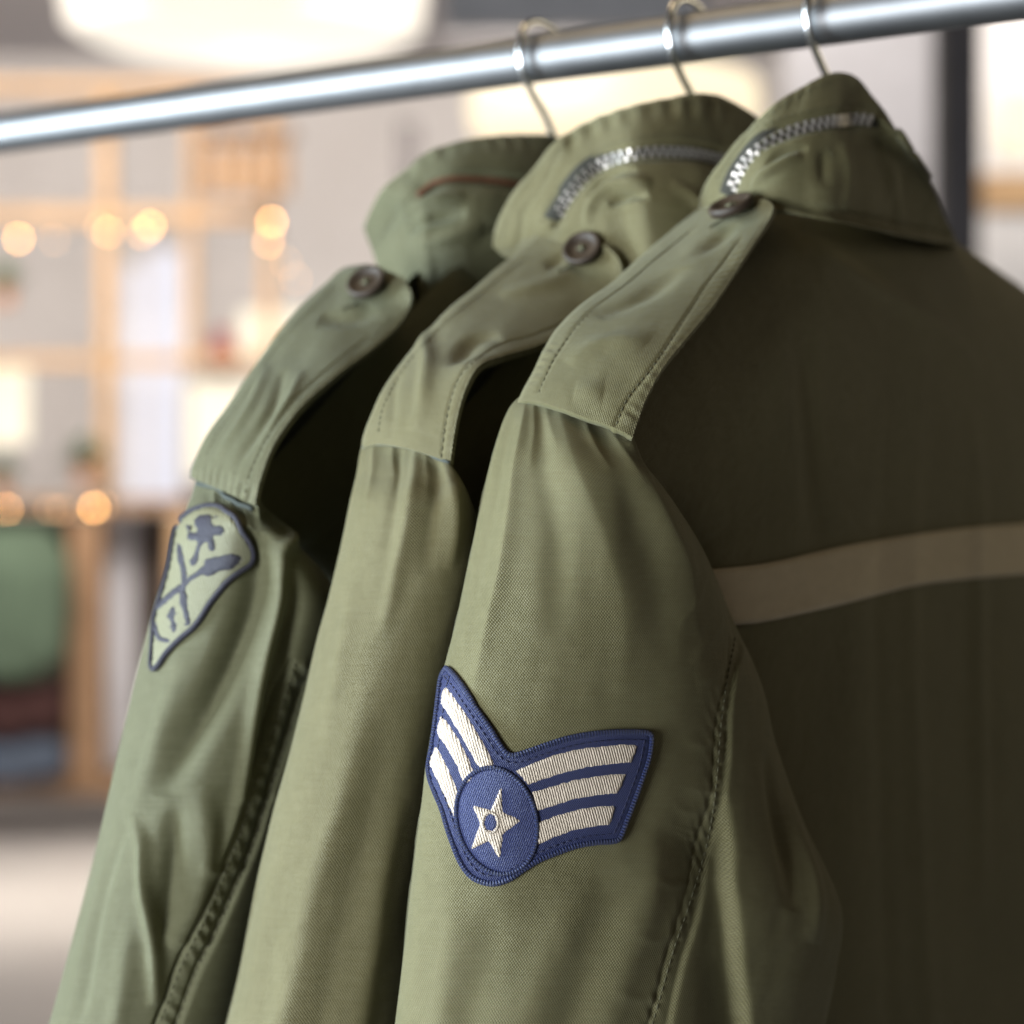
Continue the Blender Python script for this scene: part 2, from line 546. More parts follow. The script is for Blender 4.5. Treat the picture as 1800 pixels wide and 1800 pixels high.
def applique(name, cloth, poly, mat, parent, base, puff, edge, step=4.0, rough=0.0, curve=True, fray=0.0, grow=0.0):
    """embroidered patch or stitched shape lying on the cloth"""
    poly = np.asarray(poly, float)
    if curve:
        poly = smooth_line(np.vstack([poly, poly[:1]]), 4)[:-1]
    if fray or grow:
        g = np.random.default_rng(len(poly) + int(poly[0, 0]))
        poly = resample(np.vstack([poly, poly[:1]]), step=step)[:-1]
        e = np.roll(poly, -1, 0) - np.roll(poly, 1, 0)
        e /= np.linalg.norm(e, axis=1, keepdims=True) + 1e-9
        area2 = np.sum(poly[:, 0] * np.roll(poly[:, 1], -1) - poly[:, 1] * np.roll(poly[:, 0], -1))
        out = np.stack([e[:, 1], -e[:, 0]], 1) * (1 if area2 > 0 else -1)
        poly = poly + out * grow + g.uniform(-1, 1, poly.shape) * fray
    V, F, d = fill_polygon(poly, step)
    k = np.clip(d / edge, 0, 1); k = np.sqrt(1 - (1 - k) ** 2)
    g = np.random.default_rng(len(V))
    h = base + puff * k + (g.uniform(-1, 1, len(V)) * rough if rough else 0)
    P = [cloth.drop(a, b, hh) for (a, b), hh in zip(V, h)]
    me = mesh_from(name, P, F, V * PXM)
    o = link(name, me, mat, parent)
    bm = bmesh.new(); bm.from_mesh(me)
    bmesh.ops.recalc_face_normals(bm, faces=bm.faces)
    bm.to_mesh(me); bm.free()
    return o

def rope(name, cloth, line, rad, mat, parent, lift, closed=True, step=4.0, taper=False):
    line = np.asarray(line, float)
    if closed: line = np.vstack([line, line[:1]])
    line = resample(smooth_line(line, 6), step=step)
    P = np.array([cloth.drop(a, b, lift) for a, b in line])
    for _ in range(2):
        P[1:-1] = 0.25 * P[:-2] + 0.5 * P[1:-1] + 0.25 * P[2:]
    r = np.full(len(P), rad)
    if taper:
        r = rad * np.clip(np.sin(np.linspace(0, np.pi, len(P))) * 2.5, 0.3, 1)
    return tube(name, P, r, mat, parent, seg=10, caps=not closed)

def stitches(name, cloth, line, parent, mat, length=0.0024, gap=0.0009, rad=0.00028, lift=0.0001):
    """row of sewing stitches let into the cloth"""
    line = resample(smooth_line(np.asarray(line, float), 8), step=2.0)
    P = np.array([cloth.drop(a, b, lift) for a, b in line])
    L = np.concatenate([[0], np.cumsum(np.linalg.norm(np.diff(P, axis=0), axis=1))])
    vs, fs = [], []
    s = 0.0
    g = np.random.default_rng(3)
    while s + length < L[-1]:
        l = length * g.uniform(0.85, 1.1)
        k = np.linspace(s, s + l, 5)
        Q = np.stack([np.interp(k, L, P[:, i]) for i in range(3)], 1)
        T = Q[-1] - Q[0]; T /= np.linalg.norm(T) + 1e-9
        a = np.cross(T, C0 - Q[2]); a /= np.linalg.norm(a) + 1e-9
        b = np.cross(a, T)
        prof = [0.2, 0.9, 1.0, 0.9, 0.2]
        o = len(vs)
        for i in range(5):
            for j in range(6):
                w = 2 * math.pi * j / 6
                vs.append(Q[i] + rad * prof[i] * (math.cos(w) * a + math.sin(w) * b) + b * rad * (prof[i] - 0.6))
        for i in range(4):
            for j in range(6):
                jj = (j + 1) % 6
                fs.append((o + i * 6 + j, o + i * 6 + jj, o + i * 6 + 6 + jj, o + i * 6 + 6 + j))
        s += l + gap
    ob = link(name, mesh_from(name, vs, fs), mat, parent)
    ob['kind'] = 'stuff'
    return ob

def button(c, nrm, rad, parent, mat, holes_turn=0.4):
    """four-hole button: dished disc with a rim and sunk holes"""
    nrm = np.asarray(nrm, float); nrm /= np.linalg.norm(nrm)
    a = np.cross(nrm, UP); a /= np.linalg.norm(a); b = np.cross(nrm, a)
    prof = [(0.0, 0.10), (0.30, 0.09), (0.55, 0.10), (0.66, 0.16), (0.78, 0.27), (0.90, 0.30), (0.98, 0.22), (1.0, 0.08), (0.94, -0.10), (0.7, -0.16), (0.0, -0.16)]
    seg = 36
    vs, fs = [], []
    for r, h in prof:
        for j in range(seg):
            w = 2 * math.pi * j / seg
            vs.append(c + rad * (r * (math.cos(w) * a + math.sin(w) * b) + h * nrm))
    for i in range(len(prof) - 1):
        for j in range(seg):
            k = (j + 1) % seg
            fs.append((i * seg + j, i * seg + k, (i + 1) * seg + k, (i + 1) * seg + j))
    o = link('button', mesh_from('button', vs, fs), mat, parent)
    # cross of sewing thread over the holes
    P = []
    for q in range(4):
        w = holes_turn + q * math.pi / 2
        P.append(c + rad * (0.24 * (math.cos(w) * a + math.sin(w) * b) + 0.13 * nrm))
    vs, fs = [], []
    for i, j in ((0, 2), (1, 3)):
        u = P[j] - P[i]; u2 = u / np.linalg.norm(u)
        s = np.cross(u2, nrm)
        v, f = box_verts((P[i] + P[j]) / 2 + nrm * rad * 0.02 * i, u / 2, s * rad * 0.05, nrm * rad * 0.05)
        k = len(vs); vs += v; fs += [tuple(x + k for x in ff) for ff in f]
    link('button_thread', mesh_from('button_thread', vs, fs), M['thread_olive'], parent)
    return o

def zip_teeth(cloth, line, parent, pitch=0.0038, width=0.0040, lift=0.0014):
    line = resample(smooth_line(np.asarray(line, float), 8), step=2.0)
    P = np.array([cloth.drop(a, b, lift) for a, b in line])
    Pn = np.array([cloth.drop(a, b, lift + 0.002) for a, b in line])
    nr = Pn - P
    for _ in range(45):
        P[1:-1] = 0.25 * P[:-2] + 0.5 * P[1:-1] + 0.25 * P[2:]
        nr[1:-1] = 0.25 * nr[:-2] + 0.5 * nr[1:-1] + 0.25 * nr[2:]
    L = np.concatenate([[0], np.cumsum(np.linalg.norm(np.diff(P, axis=0), axis=1))])
    T = np.gradient(P, axis=0)
    vs, fs = [], []
    k = 0; s = pitch
    ip = lambda A, x: np.array([np.interp(x, L, A[:, i]) for i in range(3)])
    while s < L[-1] - pitch:
        c = ip(P, s); t = ip(T, s); t /= np.linalg.norm(t)
        n_ = ip(nr, s); n_ -= t * (n_ @ t); n_ /= np.linalg.norm(n_)
        w = np.cross(n_, t)
        sd = 1 if k % 2 else -1
        v, f = box_verts(c + w * sd * width * 0.22, t * pitch * 0.14, w * width * 0.30, n_ * 0.0009)
        # chamfer the crown of the tooth
        v = [p - t * ((p - c) @ t) * 0.35 if (p - c) @ n_ > 0 else p for p in v]
        o = len(vs); vs += v; fs += [tuple(x + o for x in ff) for ff in f]
        v, f = box_verts(c + w * sd * width * 0.50 - n_ * 0.0002, t * pitch * 0.24, w * width * 0.10, n_ * 0.0012)
        o = len(vs); vs += v; fs += [tuple(x + o for x in ff) for ff in f]
        s += pitch / 2; k += 1
    ob = link('zipper_teeth', mesh_from('zipper_teeth', vs, fs), M['zip_metal'], parent, smooth=False)
    ob['kind'] = 'stuff'
    # tape under the teeth
    w = np.cross(nr, T); w /= np.linalg.norm(w, axis=1, keepdims=True)
    nn = nr / np.linalg.norm(nr, axis=1, keepdims=True)
    prof = [(-0.0050, -0.0030), (-0.0036, -0.0014), (0.0, -0.0010), (0.0036, -0.0014), (0.0050, -0.0030)]
    G = np.stack([P + w * a - nn * 0.0004 + nn * b for a, b in prof], 1)
    UVg = np.stack([np.repeat(np.array([p[0] for p in prof])[None], len(P), 0), np.repeat(L[:, None], len(prof), 1)], 2)
    grid_mesh('zipper_tape', G, UVg, M['zip_tape'], parent, thick=0.0006)
    return ob

# ------------------------------------------------------------------ the rail and the hangers
RAIL_Y = 0.855
RAIL_Z = CAM_Z + 0.206
HOOK_X = (-0.430, -0.500, -0.583)
rail = tube('clothes_rail', np.stack([np.linspace(-2.6, 0.6, 60), np.full(60, RAIL_Y), np.full(60, RAIL_Z)], 1), 0.0116, M['rail'], seg=64)
tag(rail, 'long round brushed steel rail the jackets hang from', 'clothes rail')

def hanger(x, label, dx=0.0):
    h = empty('coat_hanger', (x, RAIL_Y, RAIL_Z))
    tag(h, label, 'hanger', 'wire hangers on the rail')
    path = [(0.021, -0.006), (0.022, 0.006), (0.014, 0.0150), (0.0, 0.0178), (-0.0115, 0.0135), (-0.0157, 0.003), (-0.0138, -0.008), (-0.005, -0.0175), (0.007, -0.028), (0.018, -0.044), (0.026, -0.062), (0.026, -0.104)]
    P = np.array([(x + dx * (-b) * 6, RAIL_Y + a, RAIL_Z + b) for a, b in path])
    tube('hook', smooth_line(P, 8), 0.0018, M['chrome'], h, seg=16)
    arm = [(-0.170, -0.215), (-0.12, -0.168), (-0.06, -0.126), (0.0, -0.103), (0.026, -0.103), (0.07, -0.110), (0.15, -0.135), (0.205, -0.165)]
    P = np.array([(x, RAIL_Y + a, RAIL_Z + b) for a, b in arm])
    tube('shoulder_wire', smooth_line(P, 6), 0.0016, M['chrome'], h, seg=10)
    return h
hanger(HOOK_X[0], 'chrome hanger hook above the collar of the front jacket')
hanger(HOOK_X[1], 'chrome hanger hook above the middle jacket collar')
hanger(HOOK_X[2], 'chrome hanger hook over the far jacket, before the warm lamp')

# ------------------------------------------------------------------ jackets
def torso(name, xc, near, far, mat, parent, T=0.04, twist=0.0, feats=None, n=300, m=420):
    """body of a hanging jacket: a flat bag below the shoulder line.
    near, far: (distance from the hook, drop) along each shoulder"""
    prof = np.array(sorted([(-a, -b) for a, b in far] + [(a, -b) for a, b in near]))
    y0, y1 = prof[0, 0], prof[-1, 0]
    ph = np.linspace(-math.pi / 2, 1.5 * math.pi, m, endpoint=False)
    v = np.linspace(0, 1, n)[:, None] ** 1.35 * 0.62
    c = np.sign(np.sin(ph)) * np.abs(np.sin(ph)) ** 0.9
    e1 = np.interp(v, [0, 0.02, 0.05, 0.09, 0.14, 0.62], [y1, y1 - 0.012, y1 - 0.045, y1 - 0.072, y1 - 0.085, y1 - 0.09])   # armhole under the sleeve
    e0 = np.interp(v, [0, 0.62], [y0, y0 - 0.03])
    yy = (e0 + e1) / 2 + (e1 - e0) / 2 * c[None]
    pz = np.interp(yy, prof[:, 0], prof[:, 1])
    for _ in range(1):
        pz = np.interp(yy, prof[:, 0], prof[:, 1])
    cs = np.cos(ph)
    xs = np.sign(cs) * np.abs(cs) ** 0.55
    th = 0.010 + (T - 0.010) * (1 - np.exp(-v / 0.035)) + 0.012 * v
    Z = pz * (1 - 0.0 * v) - v
    X = xc + th * xs[None] + twist * v
    P = np.stack([X, RAIL_Y - yy, RAIL_Z + Z], 2)
    half = m // 2
    cl = Cloth(P, vis=half + 1, wrap=True)
    if feats: feats(cl)
    cl.disp += 0.0012 * soft_noise(cl.U, cl.V, 0.05, 0.12, 4 + int(abs(xc) * 1000))
    cl.done()
    o = grid_mesh(name, cl.P, cl.UV, mat, parent, wrap=True)
    return cl, o

def sew_epaulette(jacket, mat, rows, xc, arch, feats, edge_l, edge_r, btn, hole, n=170, m=90, half=0.0262, bow=0.0):
    """shoulder strap: rows (xl, yl, xr, yr[, shift]) from the sleeve seam to the collar"""
    rows = np.array([tuple(r) + (1.0, 0.0)[len(r) - 4:] for r in rows], float)
    xl, yl, xr, yr = rows[:, 0], rows[:, 1], rows[:, 2], rows[:, 3]
    hs, sh = rows[:, 4], rows[:, 5]
    tl, tr = depth_x(xl, xc - half * hs + sh), depth_x(xr, xc + half * hs + sh)
    ss = np.linspace(0, 1, 7)
    px = xl[:, None] + (xr - xl)[:, None] * ss
    py = yl[:, None] + (yr - yl)[:, None] * ss
    py = py - bow * np.array([1, .7, .35, .1] + [0] * (len(rows) - 4))[:, None] * (np.sin(np.pi * ss ** 0.7) ** 0.8)[None]
    t = tl[:, None] + (tr - tl)[:, None] * ss - arch * np.sin(np.pi * ss)[None]
    cl = sheet(px, py, t, n, m)
    feats(cl)
    cl.wrinkle(0.5, 0.012, 0.02, 31)
    e = np.linspace(0, 1, m)[None]
    rr = np.linspace(0, 1, n)[:, None]
    cl.wear = np.maximum(cl.wear, 0.6 * np.exp(-(np.minimum(e, 1 - e) / 0.035) ** 2) + 0.1 * np.exp(-(np.minimum(rr, 1 - rr) / 0.02) ** 2))
    cl.disp -= 0.0006 * np.exp(-(np.minimum(e, 1 - e) / 0.03) ** 2)
    cl.done()
    o = grid_mesh('epaulette', cl.P, cl.UV, mat, jacket, wear=cl.wear, thick=0.0030, offset=1 if cl.out_sign() > 0 else -1)
    bv = o.modifiers.new('edge', 'BEVEL'); bv.width = 0.0009; bv.segments = 2; bv.limit_method = 'ANGLE'; bv.angle_limit = math.radians(50)
    stitches('stitching', cl, edge_l, o, M['thread_olive'])
    stitches('stitching', cl, edge_r, o, M['thread_olive'])
    c = cl.drop(btn[0], btn[1], 0.0032)
    c2 = cl.drop(btn[0], btn[1], 0.0052)
    nr = c2 - c
    nr = nr / np.linalg.norm(nr) + np.asarray(btn[3])
    button(c + nr / np.linalg.norm(nr) * 0.0005, nr, btn[2], o, M['button'])
    stitches('buttonhole', cl, hole, o, M['thread_olive'], length=0.0012, gap=0.0001, rad=0.0007, lift=0.0004)
    return cl, o

def sew_collar(jacket, mat, cols, n=150, m=220, feats=None, zip_line=None, top_sew=()):
    """stand collar with a zip: cols of (x, y) from the top edge to the neck seam plus the plane depth of each"""
    px = np.array([[p[0] for p in c[0]] for c in cols], float).T
    py = np.array([[p[1] for p in c[0]] for c in cols], float).T
    t = np.array([c[1] for c in cols], float).T
    P = at(px, py, t)
    k = P.shape[1]
    deep = (0.03 + 0.10 * np.sin(np.linspace(0.3, np.pi - 0.3, k - 2)))[None, :, None]
    far = np.concatenate([P[:, -1:] + D * 0.022 - R * 0.004, P[:, -2:0:-1] + D * deep - UP * 0.006], 1)
    full = np.concatenate([P, far[:, :1], far[:, 2::2]], 1)
    Pd = spline(full, n, axis=0)
    Pd = spline(Pd, int(m * full.shape[1] / k), axis=1)
    cl = Cloth(Pd, vis=m)
    if feats: feats(cl)
    cl.wrinkle(0.9, 0.014, 0.02, 77)
    cl.wear = np.maximum(cl.wear, 0.8 * np.exp(-(np.linspace(0, 1, n)[:, None] / 0.03) ** 2))
    cl.disp *= np.clip((m * 0.97 - np.arange(cl.disp.shape[1])) / (m * 0.12), 0, 1)[None]     # smooth towards the back of the neck
    cl.done()
    o = grid_mesh('collar', cl.P, cl.UV, mat, jacket, wear=cl.wear, thick=0.0016, offset=1 if cl.out_sign() > 0 else -1)
    bv = o.modifiers.new('edge', 'BEVEL'); bv.width = 0.0005; bv.segments = 2; bv.limit_method = 'ANGLE'; bv.angle_limit = math.radians(60)
    if zip_line: zip_teeth(cl, zip_line, o)
    for ln in top_sew: stitches('stitching', cl, ln, o, M['thread_olive'])
    return cl, o

# ---- the front jacket
j1 = empty('field_jacket', (HOOK_X[0], RAIL_Y, RAIL_Z - 0.09))
tag(j1, 'olive field jacket in front, navy chevron patch on sleeve, pale stripe across back', 'jacket', 'jackets on the rail')
X1 = -0.435

def f_body1(c):
    c.ridge([(1610, 560), (1605, 800), (1600, 1100), (1615, 1500), (1630, 1800)], 42, 1.6, 0.3, 1)
    c.ridge([(1560, 600), (1545, 1000), (1550, 1400), (1560, 1800)], 36, -1.2, 0.3, 1)
    c.ridge([(1700, 700), (1720, 1100), (1730, 1600)], 40, 3.0)
    c.ridge([(1400, 560), (1420, 760), (1440, 1000)], 45, -2.5)
    c.ridge([(1400, 440), (1560, 520), (1720, 640)], 40, 2.5)
body1_cl, body1 = torso('body', X1, [(0.04, 0.085), (0.075, 0.104), (0.135, 0.142), (0.192, 0.186), (0.215, 0.212)],
                        [(0.05, 0.080), (0.10, 0.084), (0.16, 0.090), (0.24, 0.106), (0.31, 0.150)], M['olive1'], j1, 0.040, 0.0, f_body1)

ROWS1 = [
    # xl, yl, tl, xr, yr, tr, bulge, back
    (955, 676, .818, 1100, 728, .794, .002, .012),
    (909, 704, .812, 1113, 772, .784, .006, .018),
    (888, 735, .809, 1126, 806, .786, .017, .020),
    (866, 800, .804, 1152, 842, .790, .028, .020),
    (846, 880, .800, 1200, 905, .800, .036, .020),
    (827, 973, .796, 1245, 980, .812, .042, .020),
    (800, 1100, .793, 1294, 1098, .824, .047, .020),
    (775, 1200, .791, 1338, 1206, .832, .050, .020),
    (752, 1320, .790, 1368, 1320, .840, .053, .020),
    (735, 1440, .790, 1412, 1444, .848, .056, .020),
    (718, 1580, .790, 1478, 1592, .856, .058, .020),
    (706, 1700, .790, 1468, 1712, .856, .058, .020),
    (692, 1820, .790, 1448, 1820, .856, .058, .020),
    (670, 2000, .790, 1430, 2000, .856, .058, .020),
]
SEAM1 = [(1308, 1120), (1299, 1170), (1288, 1244), (1284, 1318), (1278, 1372), (1272, 1462), (1257, 1559), (1229, 1645), (1202, 1722), (1183, 1800), (1160, 1880)]
s1 = sleeve_rows(ROWS1, 440, 330, 60)
s1.ridge([(924, 716), (914, 790), (900, 900), (880, 1020), (856, 1120), (828, 1240)], 18, 2.8, 0.3, 0, 1.5)
s1.ridge([(898, 745), (872, 860), (848, 980), (822, 1100)], 18, -1.2, 0.3, 0)
s1.ridge([(985, 722), (1015, 830), (1065, 960), (1095, 1080), (1085, 1220)], 40, 2.6, 0.7, 0, 1.6)
s1.ridge([(955, 730), (965, 860), (980, 1000), (975, 1130)], 26, -1.6, 0.4, 0)
s1.ridge([(1105, 775), (1165, 900), (1212, 1000), (1225, 1120)], 32, 1.8, 0.5, 0, 1.6)
s1.ridge([(1062, 770), (1120, 910), (1160, 1040), (1165, 1160)], 34, -1.1, 0.3, 0)
s1.ridge([(1010, 1540), (975, 1660), (915, 1830)], 40, 1.6, 0, 1)
s1.ridge([(1090, 1520), (1050, 1650), (990, 1830)], 40, -1.8, 0, 1)
s1.ridge([(1165, 1480), (1120, 1640), (1060, 1830)], 38, 1.5, 0, 1)
s1.ridge([(800, 1560), (785, 1680), (770, 1830)], 26, 1.2, 0, 1)
s1.ridge([(870, 1590), (850, 1700), (820, 1830)], 32, -1.4, 0, 1)
s1.step(SEAM1, 1.9, 4, 80)
s1.ridge([(1300, 1130), (1280, 1240), (1270, 1372), (1258, 1470), (1236, 1590), (1195, 1690), (1158, 1830)], 15, 0.5, 0.5, 1, 4)
s1.pucker([(1288, 1120), (1270, 1240), (1262, 1372), (1250, 1470), (1225, 1590), (1183, 1690), (1140, 1830)], 22, 0.20, 7.5, 2, tilt=0.9)
s1.ridge([(1290, 1120), (1268, 1250), (1258, 1388), (1241, 1489), (1210, 1594), (1183, 1672), (1152, 1781), (1130, 1850)], 5, -0.55, 1, 1)
s1.step([(1278, 1400), (1284, 1480), (1289, 1567), (1299, 1676), (1313, 1800), (1325, 1900)], 7.0, 8, 120, soft_end=1.6)
s1.ridge([(1380, 1400), (1420, 1520), (1430, 1660)], 30, 2.5)
s1.ridge([(1345, 1320), (1370, 1460), (1390, 1600)], 24, -3.0)
for a_ in ([(1240, 1010), (1222, 1060), (1190, 1100)], [(1275, 1090), (1250, 1130), (1215, 1165)], [(1282, 1160), (1258, 1190), (1225, 1200)], [(1270, 1300), (1240, 1310), (1200, 1300)],
           [(1255, 1420), (1225, 1430), (1185, 1418)], [(1225, 1560), (1190, 1560), (1150, 1545)], [(1190, 1650), (1150, 1655), (1110, 1640)], [(1150, 1760), (1110, 1755), (1070, 1735)]):
    s1.ridge(a_, 10, 0.4, 0.8, 0, 1.7)
for a_ in ([(960, 716), (968, 760), (985, 800)], [(1030, 738), (1045, 780), (1075, 830)], [(1075, 755), (1098, 800), (1130, 850)], [(940, 712), (938, 770), (930, 840)]):
    s1.ridge(a_, 12, 0.9, 0.9, 0, 1.7)
s1.wrinkle(0.45, 0.018, 0.06, 11)
s1.wrinkle(0.12, 0.007, 0.014, 12)
s1.done()
sleeve1 = grid_mesh('sleeve', s1.P, s1.UV, M['olive1'], j1, wrap=True, wear=s1.wear)
stitches('seam_stitching', s1, [(1292, 1120), (1270, 1250), (1258, 1388), (1241, 1489), (1210, 1594), (1183, 1672), (1152, 1781), (1130, 1850)], sleeve1, M['thread_olive'])

EP1 = [
    (909, 706, 1112, 768), (921, 678, 1124, 730), (936, 648, 1138, 694), (955, 610, 1170, 638), (975, 577, 1217, 580),
    (1018, 535, 1267, 517), (1067, 499, 1300, 465), (1104, 467, 1326, 424), (1158, 420, 1347, 390), (1205, 380, 1357, 362), (1240, 354, 1340, 350, .8),
]
def f_ep1(c):
    c.ridge([(947, 687), (968, 640), (993, 600), (1040, 548), (1100, 500), (1170, 440), (1225, 395)], 4, -0.5, 1, 1)
    c.ridge([(1083, 747), (1103, 700), (1150, 640), (1200, 565), (1250, 490), (1300, 420)], 4, -0.5, 1, 1)
    c.pucker([(932, 685), (955, 635), (980, 592), (1030, 540), (1100, 482), (1160, 432)], 12, 0.35, 5.0, 3)
    c.pucker([(1108, 735), (1150, 665), (1210, 580), (1260, 510), (1310, 430)], 13, 0.4, 4.2, 4)
    c.ridge([(1050, 560), (1130, 520), (1200, 470)], 26, -2.0)
    c.ridge([(1000, 640), (1060, 600), (1140, 600)], 24, 1.5)
    c.ridge([(1240, 440), (1280, 405)], 22, -2.5, .5, .5)
    c.ridge([(1010, 690), (1060, 690)], 26, 1.2)
ep1_cl, ep1 = sew_epaulette(j1, M['olive1'], EP1, X1, 0.006, f_ep1,
    [(947, 690), (968, 640), (993, 600), (1040, 548), (1100, 500), (1170, 440), (1215, 405)],
    [(1083, 747), (1103, 700), (1150, 640), (1200, 565), (1250, 490), (1300, 420)],
    (1293, 378, 0.0098, (0, 0, 0.35)), [(1246, 402), (1262, 392), (1278, 384)], bow=11)
rope('edge_binding', s1, [(930, 709), (950, 709), (1000, 723), (1035, 734), (1083, 753), (1110, 769)], 0.0006, M['thread_teal'], ep1, 0.0003, closed=False)

def dc(xs, ps):            # depths of a column from plane positions (x planes)
    return [float(depth_x(a, b)) for a, b in zip(xs, ps)]
# columns: top edge, upper band, zip, lower, middle, neck seam
def col(pts, X=None, Y=None):
    xs = [p[0] for p in pts]
    if X is not None:
        return (pts, [float(depth_x(a, b)) for a, b in zip(xs, X)])
    return (pts, [float(depth_y(a, b)) for a, b in zip(xs, Y)])
COL1 = [
    col([(1200, 398), (1208, 404), (1218, 412), (1226, 420), (1234, 428), (1240, 436)], Y=[.800, .798, .796, .794, .792, .790]),
    col([(1235, 335), (1250, 348), (1268, 362), (1272, 385), (1276, 405), (1280, 420)], Y=[.792, .789, .786, .783, .781, .780]),
    col([(1290, 252), (1292, 285), (1296, 325), (1304, 355), (1312, 380), (1318, 400)], Y=[.788, .784, .780, .777, .776, .776]),
    col([(1350, 190), (1344, 225), (1338, 262), (1345, 305), (1352, 345), (1358, 378)], Y=[.788, .783, .779, .775, .774, .776]),
    col([(1412, 150), (1406, 188), (1400, 232), (1404, 285), (1408, 335), (1414, 380)], Y=[.801, .795, .789, .784, .782, .786]),
    col([(1470, 126), (1468, 168), (1466, 216), (1470, 275), (1474, 335), (1480, 392)], Y=[.817, .811, .805, .800, .798, .806]),
    col([(1512, 138), (1520, 176), (1530, 216), (1545, 280), (1560, 345), (1575, 414)], X=[-.400, -.3975, -.395, -.394, -.396, -.400]),
    col([(1548, 188), (1562, 212), (1576, 236), (1608, 295), (1636, 360), (1660, 428)], X=[-.3953, -.392, -.389, -.391, -.398, -.407]),
    col([(1560, 212), (1574, 230), (1588, 248), (1632, 315), (1658, 375), (1684, 430)], X=[-.3951, -.3915, -.388, -.392, -.402, -.413]),
]
def f_col1(c):
    z = [(1285, 342), (1302, 300), (1340, 256), (1400, 229), (1466, 214), (1530, 214), (1560, 226)]
    c.ridge(z, 14, -2.0, 1, 0.3, 4)
    c.step([(1272, 330), (1290, 286), (1330, 238), (1395, 210), (1466, 196), (1515, 194)], 1.6, 4, 40)
    c.ridge([(1320, 330), (1350, 300), (1385, 282), (1410, 270)], 14, 3.2)
    c.ridge([(1340, 300), (1370, 270), (1420, 262)], 10, -2.2)
    c.ridge([(1480, 250), (1490, 310), (1485, 370)], 18, 1.8)
    c.ridge([(1450, 260), (1450, 330)], 16, -1.6)
    c.ridge([(1545, 260), (1570, 330), (1590, 400)], 20, 1.8)
    c.pucker([(1300, 245), (1350, 198), (1412, 160), (1470, 140), (1515, 150)], 26, 0.22, 8.0, 8, tilt=0.1)
    c.ridge([(1352, 368), (1414, 376), (1480, 390), (1575, 412), (1690, 434)], 9, 2.4, 1, 1)
    c.ridge([(1352, 354), (1414, 362), (1480, 376), (1575, 398), (1680, 420)], 8, -1.2, 1, 1)
col1_cl, collar1 = sew_collar(j1, M['olive1'], COL1, feats=f_col1,
    zip_line=[(1284, 346), (1302, 302), (1340, 257), (1400, 230), (1466, 214), (1515, 212), (1543, 217)],
    top_sew=[[(1262, 328), (1282, 282), (1322, 232), (1390, 203), (1466, 187), (1530, 186), (1570, 205)], [(1258, 316), (1300, 252), (1355, 200), (1415, 163), (1470, 141)]])

# reflective tape across the back
top = [(1120, 1006), (1250, 1000), (1350, 989), (1480, 960), (1600, 940), (1700, 927), (1800, 920), (1900, 912)]
bot = [(1120, 1108), (1290, 1098), (1350, 1091), (1480, 1062), (1600, 1031), (1700, 1018), (1800, 1010), (1900, 1000)]
A, B = resample(smooth_line(top, 8), n=110), resample(smooth_line(bot, 8), n=110)
G = np.array([[body1_cl.drop(*(A[i] + (B[i] - A[i]) * s), 0.0007) for i in range(110)] for s in np.linspace(0, 1, 10)])
gu = np.stack(np.meshgrid(np.arange(110) * 0.0018, np.arange(10) * 0.0025), 2)
tape = grid_mesh('reflective_stripe', G, gu, M['reflect'], j1, thick=0.0006, offset=0)
tape['label'] = 'pale taupe tape sewn across the dark back'

# chevron patch
def z6(pts): return [(700 + a / 3.6, 1100 + b / 3.6) for a, b in pts]
OUT = z6([(318, 272), (355, 300), (440, 410), (500, 520), (580, 640), (650, 757), (690, 808), (730, 822), (800, 803), (900, 767), (1050, 717), (1200, 687), (1350, 672), (1480, 670), (1575, 676), (1592, 700),
          (1580, 820), (1540, 950), (1480, 1120), (1430, 1250), (1392, 1345), (1340, 1362), (1250, 1367), (1130, 1387), (1000, 1432), (880, 1482), (780, 1545), (700, 1600), (610, 1628), (530, 1616), (460, 1575),
          (400, 1490), (360, 1390), (320, 1270), (290, 1160), (250, 1060), (214, 960), (208, 880), (230, 760), (252, 600), (270, 450), (288, 330)])
patch1 = applique('sleeve_patch', s1, OUT, M['navy'], j1, 0.0003, 0.0011, 6, 4.0, 0.00005)
patch1['label'] = 'navy chevron patch with cream stripes and a star'
rope('border', s1, OUT, 0.00110, M['navy_rope'], patch1, 0.0010, step=3.5)
INS = []
ctr = np.mean(np.array(OUT), 0)
STR = [
    [(320, 392), (355, 440), (440, 560), (520, 700), (580, 805), (608, 878), (570, 890), (527, 905), (470, 800), (400, 672), (340, 562), (292, 490), (298, 440)],
    [(292, 582), (322, 605), (400, 730), (460, 860), (494, 940), (466, 980), (432, 1004), (390, 890), (330, 772), (272, 692), (270, 640)],
    [(258, 768), (282, 805), (330, 910), (380, 1020), (406, 1090), (388, 1150), (370, 1212), (320, 1090), (265, 970), (224, 882), (236, 820)],
    [(748, 920), (850, 870), (1000, 812), (1150, 777), (1300, 760), (1400, 752), (1498, 755), (1482, 810), (1464, 860), (1350, 868), (1200, 887), (1050, 922), (900, 970), (822, 1000), (790, 962)],
    [(848, 1050), (950, 1020), (1100, 977), (1250, 950), (1350, 940), (1426, 936), (1402, 1010), (1376, 1055), (1250, 1067), (1100, 1092), (980, 1132), (872, 1168), (862, 1110)],
    [(882, 1245), (1000, 1200), (1150, 1157), (1250, 1142), (1362, 1138), (1346, 1200), (1326, 1253), (1250, 1260), (1100, 1287), (980, 1332), (852, 1392), (864, 1320)],
]
for k, s in enumerate(STR):
    applique('stripe', s1, z6(s), M['white'], patch1, 0.0012, 0.0008, 7, 3.0, 0.00016, curve=False, fray=0.8, grow=1.4)
